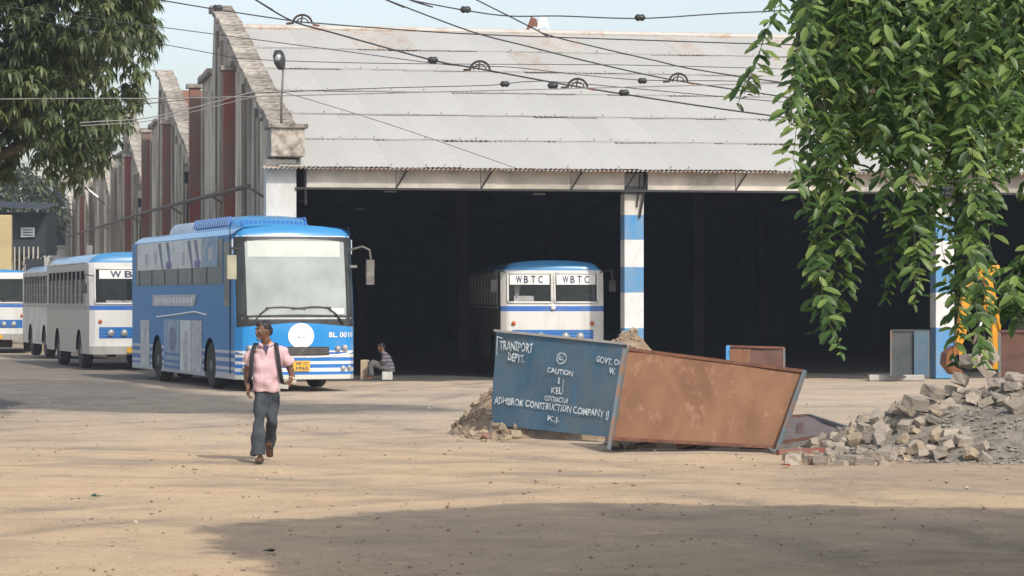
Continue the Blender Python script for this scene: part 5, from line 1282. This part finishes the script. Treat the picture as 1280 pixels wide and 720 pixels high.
base_ = [
 ([(985, -60), (968, 20), (945, 80), (930, 128)], 10.9), ([(978, -60), (962, 25), (950, 70), (938, 118)], 10.95),
 ([(1014, -60), (1000, 60), (990, 120), (976, 150)], 10.8), ([(1010, -60), (1002, 50), (996, 100), (990, 158)], 10.7), ([(1018, -60), (1004, 110), (1000, 190), (1002, 268)], 10.9),
 ([(1012, -60), (1003, 100), (1005, 200), (1018, 262)], 11.2),
 ([(1030, -60), (1030, 150), (1030, 300), (1035, 436)], 10.9), ([(1040, -60), (1040, 150), (1046, 300), (1042, 425)], 11.1), ([(1055, -60), (1052, 150), (1058, 260), (1052, 400)], 11.0), ([(1045, -60), (1048, 200), (1026, 330), (1028, 415)], 11.2), ([(1035, -60), (1036, 120), (1020, 300), (1022, 385)], 11.3), ([(1062, -60), (1060, 150), (1066, 240), (1062, 330)], 11.2),
 ([(1075, -60), (1078, 60), (1075, 170)], 11.1), ([(1090, -60), (1092, 80), (1090, 190)], 11.2), ([(1100, -60), (1105, 100), (1110, 205), (1112, 285)], 10.8), ([(1108, -60), (1100, 100), (1102, 180), (1104, 268)], 11.1),
 ([(1120, -60), (1122, 120), (1118, 250), (1120, 372)], 11.0), ([(1135, -60), (1140, 120), (1142, 260), (1134, 378)], 10.8), ([(1150, -60), (1150, 120), (1154, 220), (1150, 335)], 11.1), ([(1145, -60), (1148, 140), (1160, 260), (1142, 350)], 10.9), ([(1128, -60), (1130, 130), (1134, 240), (1126, 300)], 11.3),
 ([(1165, -60), (1166, 100), (1172, 210), (1168, 290)], 10.9), ([(1180, -60), (1182, 110), (1180, 210), (1184, 300)], 11.2),
 ([(1200, -60), (1204, 150), (1204, 300), (1204, 452)], 10.9), ([(1215, -60), (1215, 150), (1218, 300), (1214, 458)], 10.7), ([(1228, -60), (1228, 150), (1224, 300), (1228, 440)], 11.0), ([(1195, -60), (1196, 150), (1192, 300), (1196, 420)], 11.2), ([(1210, -60), (1222, 150), (1212, 280), (1222, 400)], 11.3), ([(1206, -60), (1210, 150), (1200, 300), (1208, 380)], 11.1), ([(1222, -60), (1218, 160), (1230, 280), (1234, 350)], 11.1),
 ([(1240, -60), (1240, 100), (1246, 200), (1243, 290)], 10.9), ([(1250, -60), (1252, 90), (1250, 180), (1254, 262)], 11.2), ([(1262, -60), (1262, 60), (1266, 130), (1262, 185)], 10.8), ([(1275, -60), (1276, 60), (1278, 120), (1272, 160)], 11.0), ([(1290, -60), (1288, 60), (1284, 130), (1280, 170)], 11.1), ([(1300, -60), (1304, 60), (1300, 150), (1304, 260)], 11.1),
]
for p_, y_ in base_: strand(p_, y_, 1.0)
for i in range(165):       # the thick upper curtain
    x0 = 1010 + 275 * rt.random(); y1 = rt.uniform(50, 225) if rt.random() < .85 else rt.uniform(200, 262)
    if 1060 < x0 < 1100: y1 = min(y1, 185)
    strand([(x0, -60), (x0 + rt.uniform(-6, 6), y1 * .5), (x0 + rt.uniform(-12, 12), y1)], rt.uniform(11.2, 13.0), 1.2, .068)
for i in range(9):       # spray of darker leaves low at the right edge
    x0 = rt.uniform(1250, 1300); strand([(x0 + 40, 300 + rt.uniform(-20, 20)), (x0 + 16, 335 + rt.uniform(-10, 20)), (x0 - 4, 385 + rt.uniform(-20, 20))], 12.6, 1.0, .085)
stems.tube([Vector((7.2, 12.6, 2.5)) - TO, Vector((3.2, 12.6, 2.25)) - TO, Vector((2.4, 12.6, 2.1)) - TO], [.03, .015, .006], 6, 'vine_stem')
stems.tube([P(1000, 135, 11.2) - TO, P(1040, 128, 11.2) - TO, P(1080, 120, 11.3) - TO, P(1200, 60, 12) - TO, P(1300, -40, 12.4) - TO], [.006, .010, .014, .02, .03], 6, 'bark')
stems.build('vine_stem', tree, True, fix=False)
leaves.sort(key=lambda l: l[0].y - l[3] * 2 + rt.uniform(0, .35))
lm = MB(); lm.add(LV, LF, 'creeper_leaf'); lme = lm.mesh('leaf', True)
for p, d, up, s_ in leaves[:300]:
    o = bpy.data.objects.new('leaf', lme); COL.objects.link(o); o.parent = tree
    o.matrix_local = Matrix.Translation(p - TO) @ frame(d, up).to_4x4() @ Matrix.Scale(s_, 4)
fm = MB()
for p, d, up, s_ in leaves[300:]:
    fr = frame(d, up); fm.add([(p - TO) + fr @ (v * s_) for v in LV], LF, 'creeper_leaf', rt.random())
fm.build('creeper_foliage', tree, True, fix=False, kind='stuff')
# the wide flat crown overhead, whose shade lies on the foreground
poly = [(.75, 17.6), (1.6, 18.7), (3.3, 20.5), (5.5, 20.35), (8, 19.9), (15, 19.7), (15, 10.6), (2.3, 10.6), (1.9, 13.3), (1.2, 15.5)]
def inside(x, y, pl):
    c = False
    for (x1, y1), (x2, y2) in zip(pl, pl[1:] + pl[:1]):
        if (y1 > y) != (y2 > y) and x < (x2 - x1) * (y - y1) / (y2 - y1) + x1: c = not c
    return c
cm = MB(); n = 0
while n < 34000:
    x, y = rt.uniform(.4, 15), rt.uniform(10.4, 21); h = 6.0 + rt.uniform(-.5, .5)
    xx, yy = x - .5 * (h - 6) * 1.11, y + .866 * (h - 6) * 1.11
    w_ = .28 * noise.noise(Vector((x * 1.3, y * 1.3, 5)))
    if not inside(xx + w_, yy + w_, poly): continue
    n += 1; d = Vector((rt.uniform(-1, 1), rt.uniform(-1, 1), rt.uniform(-.5, .1))); fr = frame(d, Vector((rt.uniform(-.5, .5), rt.uniform(-.5, .5), 1))); s_ = rt.uniform(.22, .36)
    cm.add([Vector((x, y, h)) - TO + fr @ (v * s_) for v in quadV], [(0, 1, 2, 3)], 'creeper_leaf', rt.random())
cm.build('crown', tree, False, fix=False, kind='stuff')

# -------- the mango tree at upper left
mg = thing('mango_tree', (-9.6, 44.5, 0), 0, label='dense dark green mango tree with drooping slim leaves at the upper left', cat='tree')
MO = Vector((-9.6, 44.5, 0)); rm = random.Random(5)
MB().tube([(0, 0, -.1), (.1, 0, 1.5), (0, .1, 3.2), (.1, .1, 5)], [.40, .30, .26, .20], 14, 'bark').build('trunk', mg, True)
for l in (((0, 0, 3.2), (1.4, -.3, 4.6), (3.2, -.2, 5.6)), ((0, 0, 3.6), (1.2, .5, 5.4), (2.2, .6, 7.4)), ((0, 0, 3.4), (-1.5, .5, 5), (-3, .6, 6.2)), ((.7, -.1, 3.9), (1.9, -.6, 4.3), (2.9, -.9, 4.5)), ((0, .1, 4.4), (.3, .1, 6.5), (.2, 0, 8.6)), ((1.4, -.3, 4.6), (2.2, .2, 5.6), (3.4, .8, 6.6))):
    MB().tube(l, [.13, .08, .025], 8, 'bark').build('branch', mg, True)
outline = [(-260, -420), (90, -420), (190, -200), (205, -60), (200, 0), (201, 60), (186, 92), (176, 118), (170, 150), (152, 172), (150, 196), (126, 222), (92, 238), (66, 222), (44, 200), (22, 214), (-20, 224), (-120, 232), (-260, 150)]
mm = MB(); n = 0
clumps = [(rm.uniform(-240, 195), rm.uniform(-400, 225), rm.uniform(41.2, 47.8), rm.uniform(26, 46)) for _ in range(420)]
clumps = [c for c in clumps if inside(c[0], c[1], outline)]
while n < 7600:
    cx, cy, cY, cr = clumps[rm.randrange(len(clumps))]
    px = cx + rm.gauss(0, .55) * cr; py = cy + rm.gauss(0, .45) * cr; Y = cY + rm.gauss(0, .35)
    w_ = 7 * noise.noise(Vector((px * .05, py * .05, 1)))
    if not inside(px + w_, py + w_, outline): continue
    if py < -60 and rm.random() < .5: continue
    n += 1; c = P(px, py, Y) - MO; tint = min(.999, max(0, .42 + .5 * noise.noise(Vector((cx * .07, cy * .07, cY))) + rm.uniform(-.22, .22)))
    k0 = rm.randint(8, 13); a0 = rm.random() * 6
    for k in range(k0):
        a = a0 + k * 2.4; d = Vector((math.cos(a), math.sin(a), rm.uniform(-1.7, .15)))
        s_ = rm.uniform(.17, .30); fr = frame(d, Vector((0, 0, 1)))
        vs = [c + fr @ (Vector(p) * s_) for p in ((0, 0, 0), (.45, .12, .03), (1, 0, -.22), (.45, -.12, .03))]
        mm.add(vs, [(0, 1, 2, 3)], 'mango_leaf', min(.999, tint + rm.uniform(0, .1)))
mm.build('crown', mg, False, fix=False, kind='stuff')

# -------- pale far tree beyond the gate house
ft = thing('far_tree', (P(18, 0, 175).x, 175, 0), 0, label='pale sunlit tree far beyond the gate house at the left edge', cat='tree'); FO = ft.location.copy()
MB().tube([(0, 0, 0), (.2, 0, 4), (0, 0, 8)], [.4, .3, .15], 8, 'bark').build('trunk', ft, True)
fm = MB()
for _ in range(5200):
    a, b = rm.uniform(0, 6.28), math.acos(rm.uniform(-1, 1)); r_ = rm.uniform(.75, 1.05) * (1 + .25 * noise.noise(Vector((a * 2, b * 2, 0))))
    c = Vector((3.0 * r_ * math.sin(b) * math.cos(a), 2.4 * r_ * math.sin(b) * math.sin(a), 7.3 + 3.0 * r_ * math.cos(b)))
    fr = frame(Vector((rm.uniform(-1, 1), rm.uniform(-1, 1), rm.uniform(-1, .3))), Vector((0, 0, 1))); s_ = rm.uniform(.3, .55)
    fm.add([c + fr @ (v * s_) for v in quadV], [(0, 1, 2, 3)], 'far_leaf', rm.random())
fm.build('crown', ft, False, fix=False, kind='stuff')

# ================================================================ HAZE
def haze():
    mb = MB().box((0, 100, 6.2), (150, 290, 14.6))
    o = mb.build('haze', kind='stuff'); m = bpy.data.materials.new('haze'); m.use_nodes = True; t = m.node_tree
    for n_ in list(t.nodes): t.nodes.remove(n_)
    out = t.nodes.new('ShaderNodeOutputMaterial'); v = t.nodes.new('ShaderNodeVolumePrincipled')
    v.inputs['Color'].default_value = (.78, .86, 1.0, 1); v.inputs['Density'].default_value = HAZE; v.inputs['Anisotropy'].default_value = 0.2
    t.links.new(v.outputs[0], out.inputs['Volume']); o.data.materials.append(m)
HAZE = 0.00065
haze()
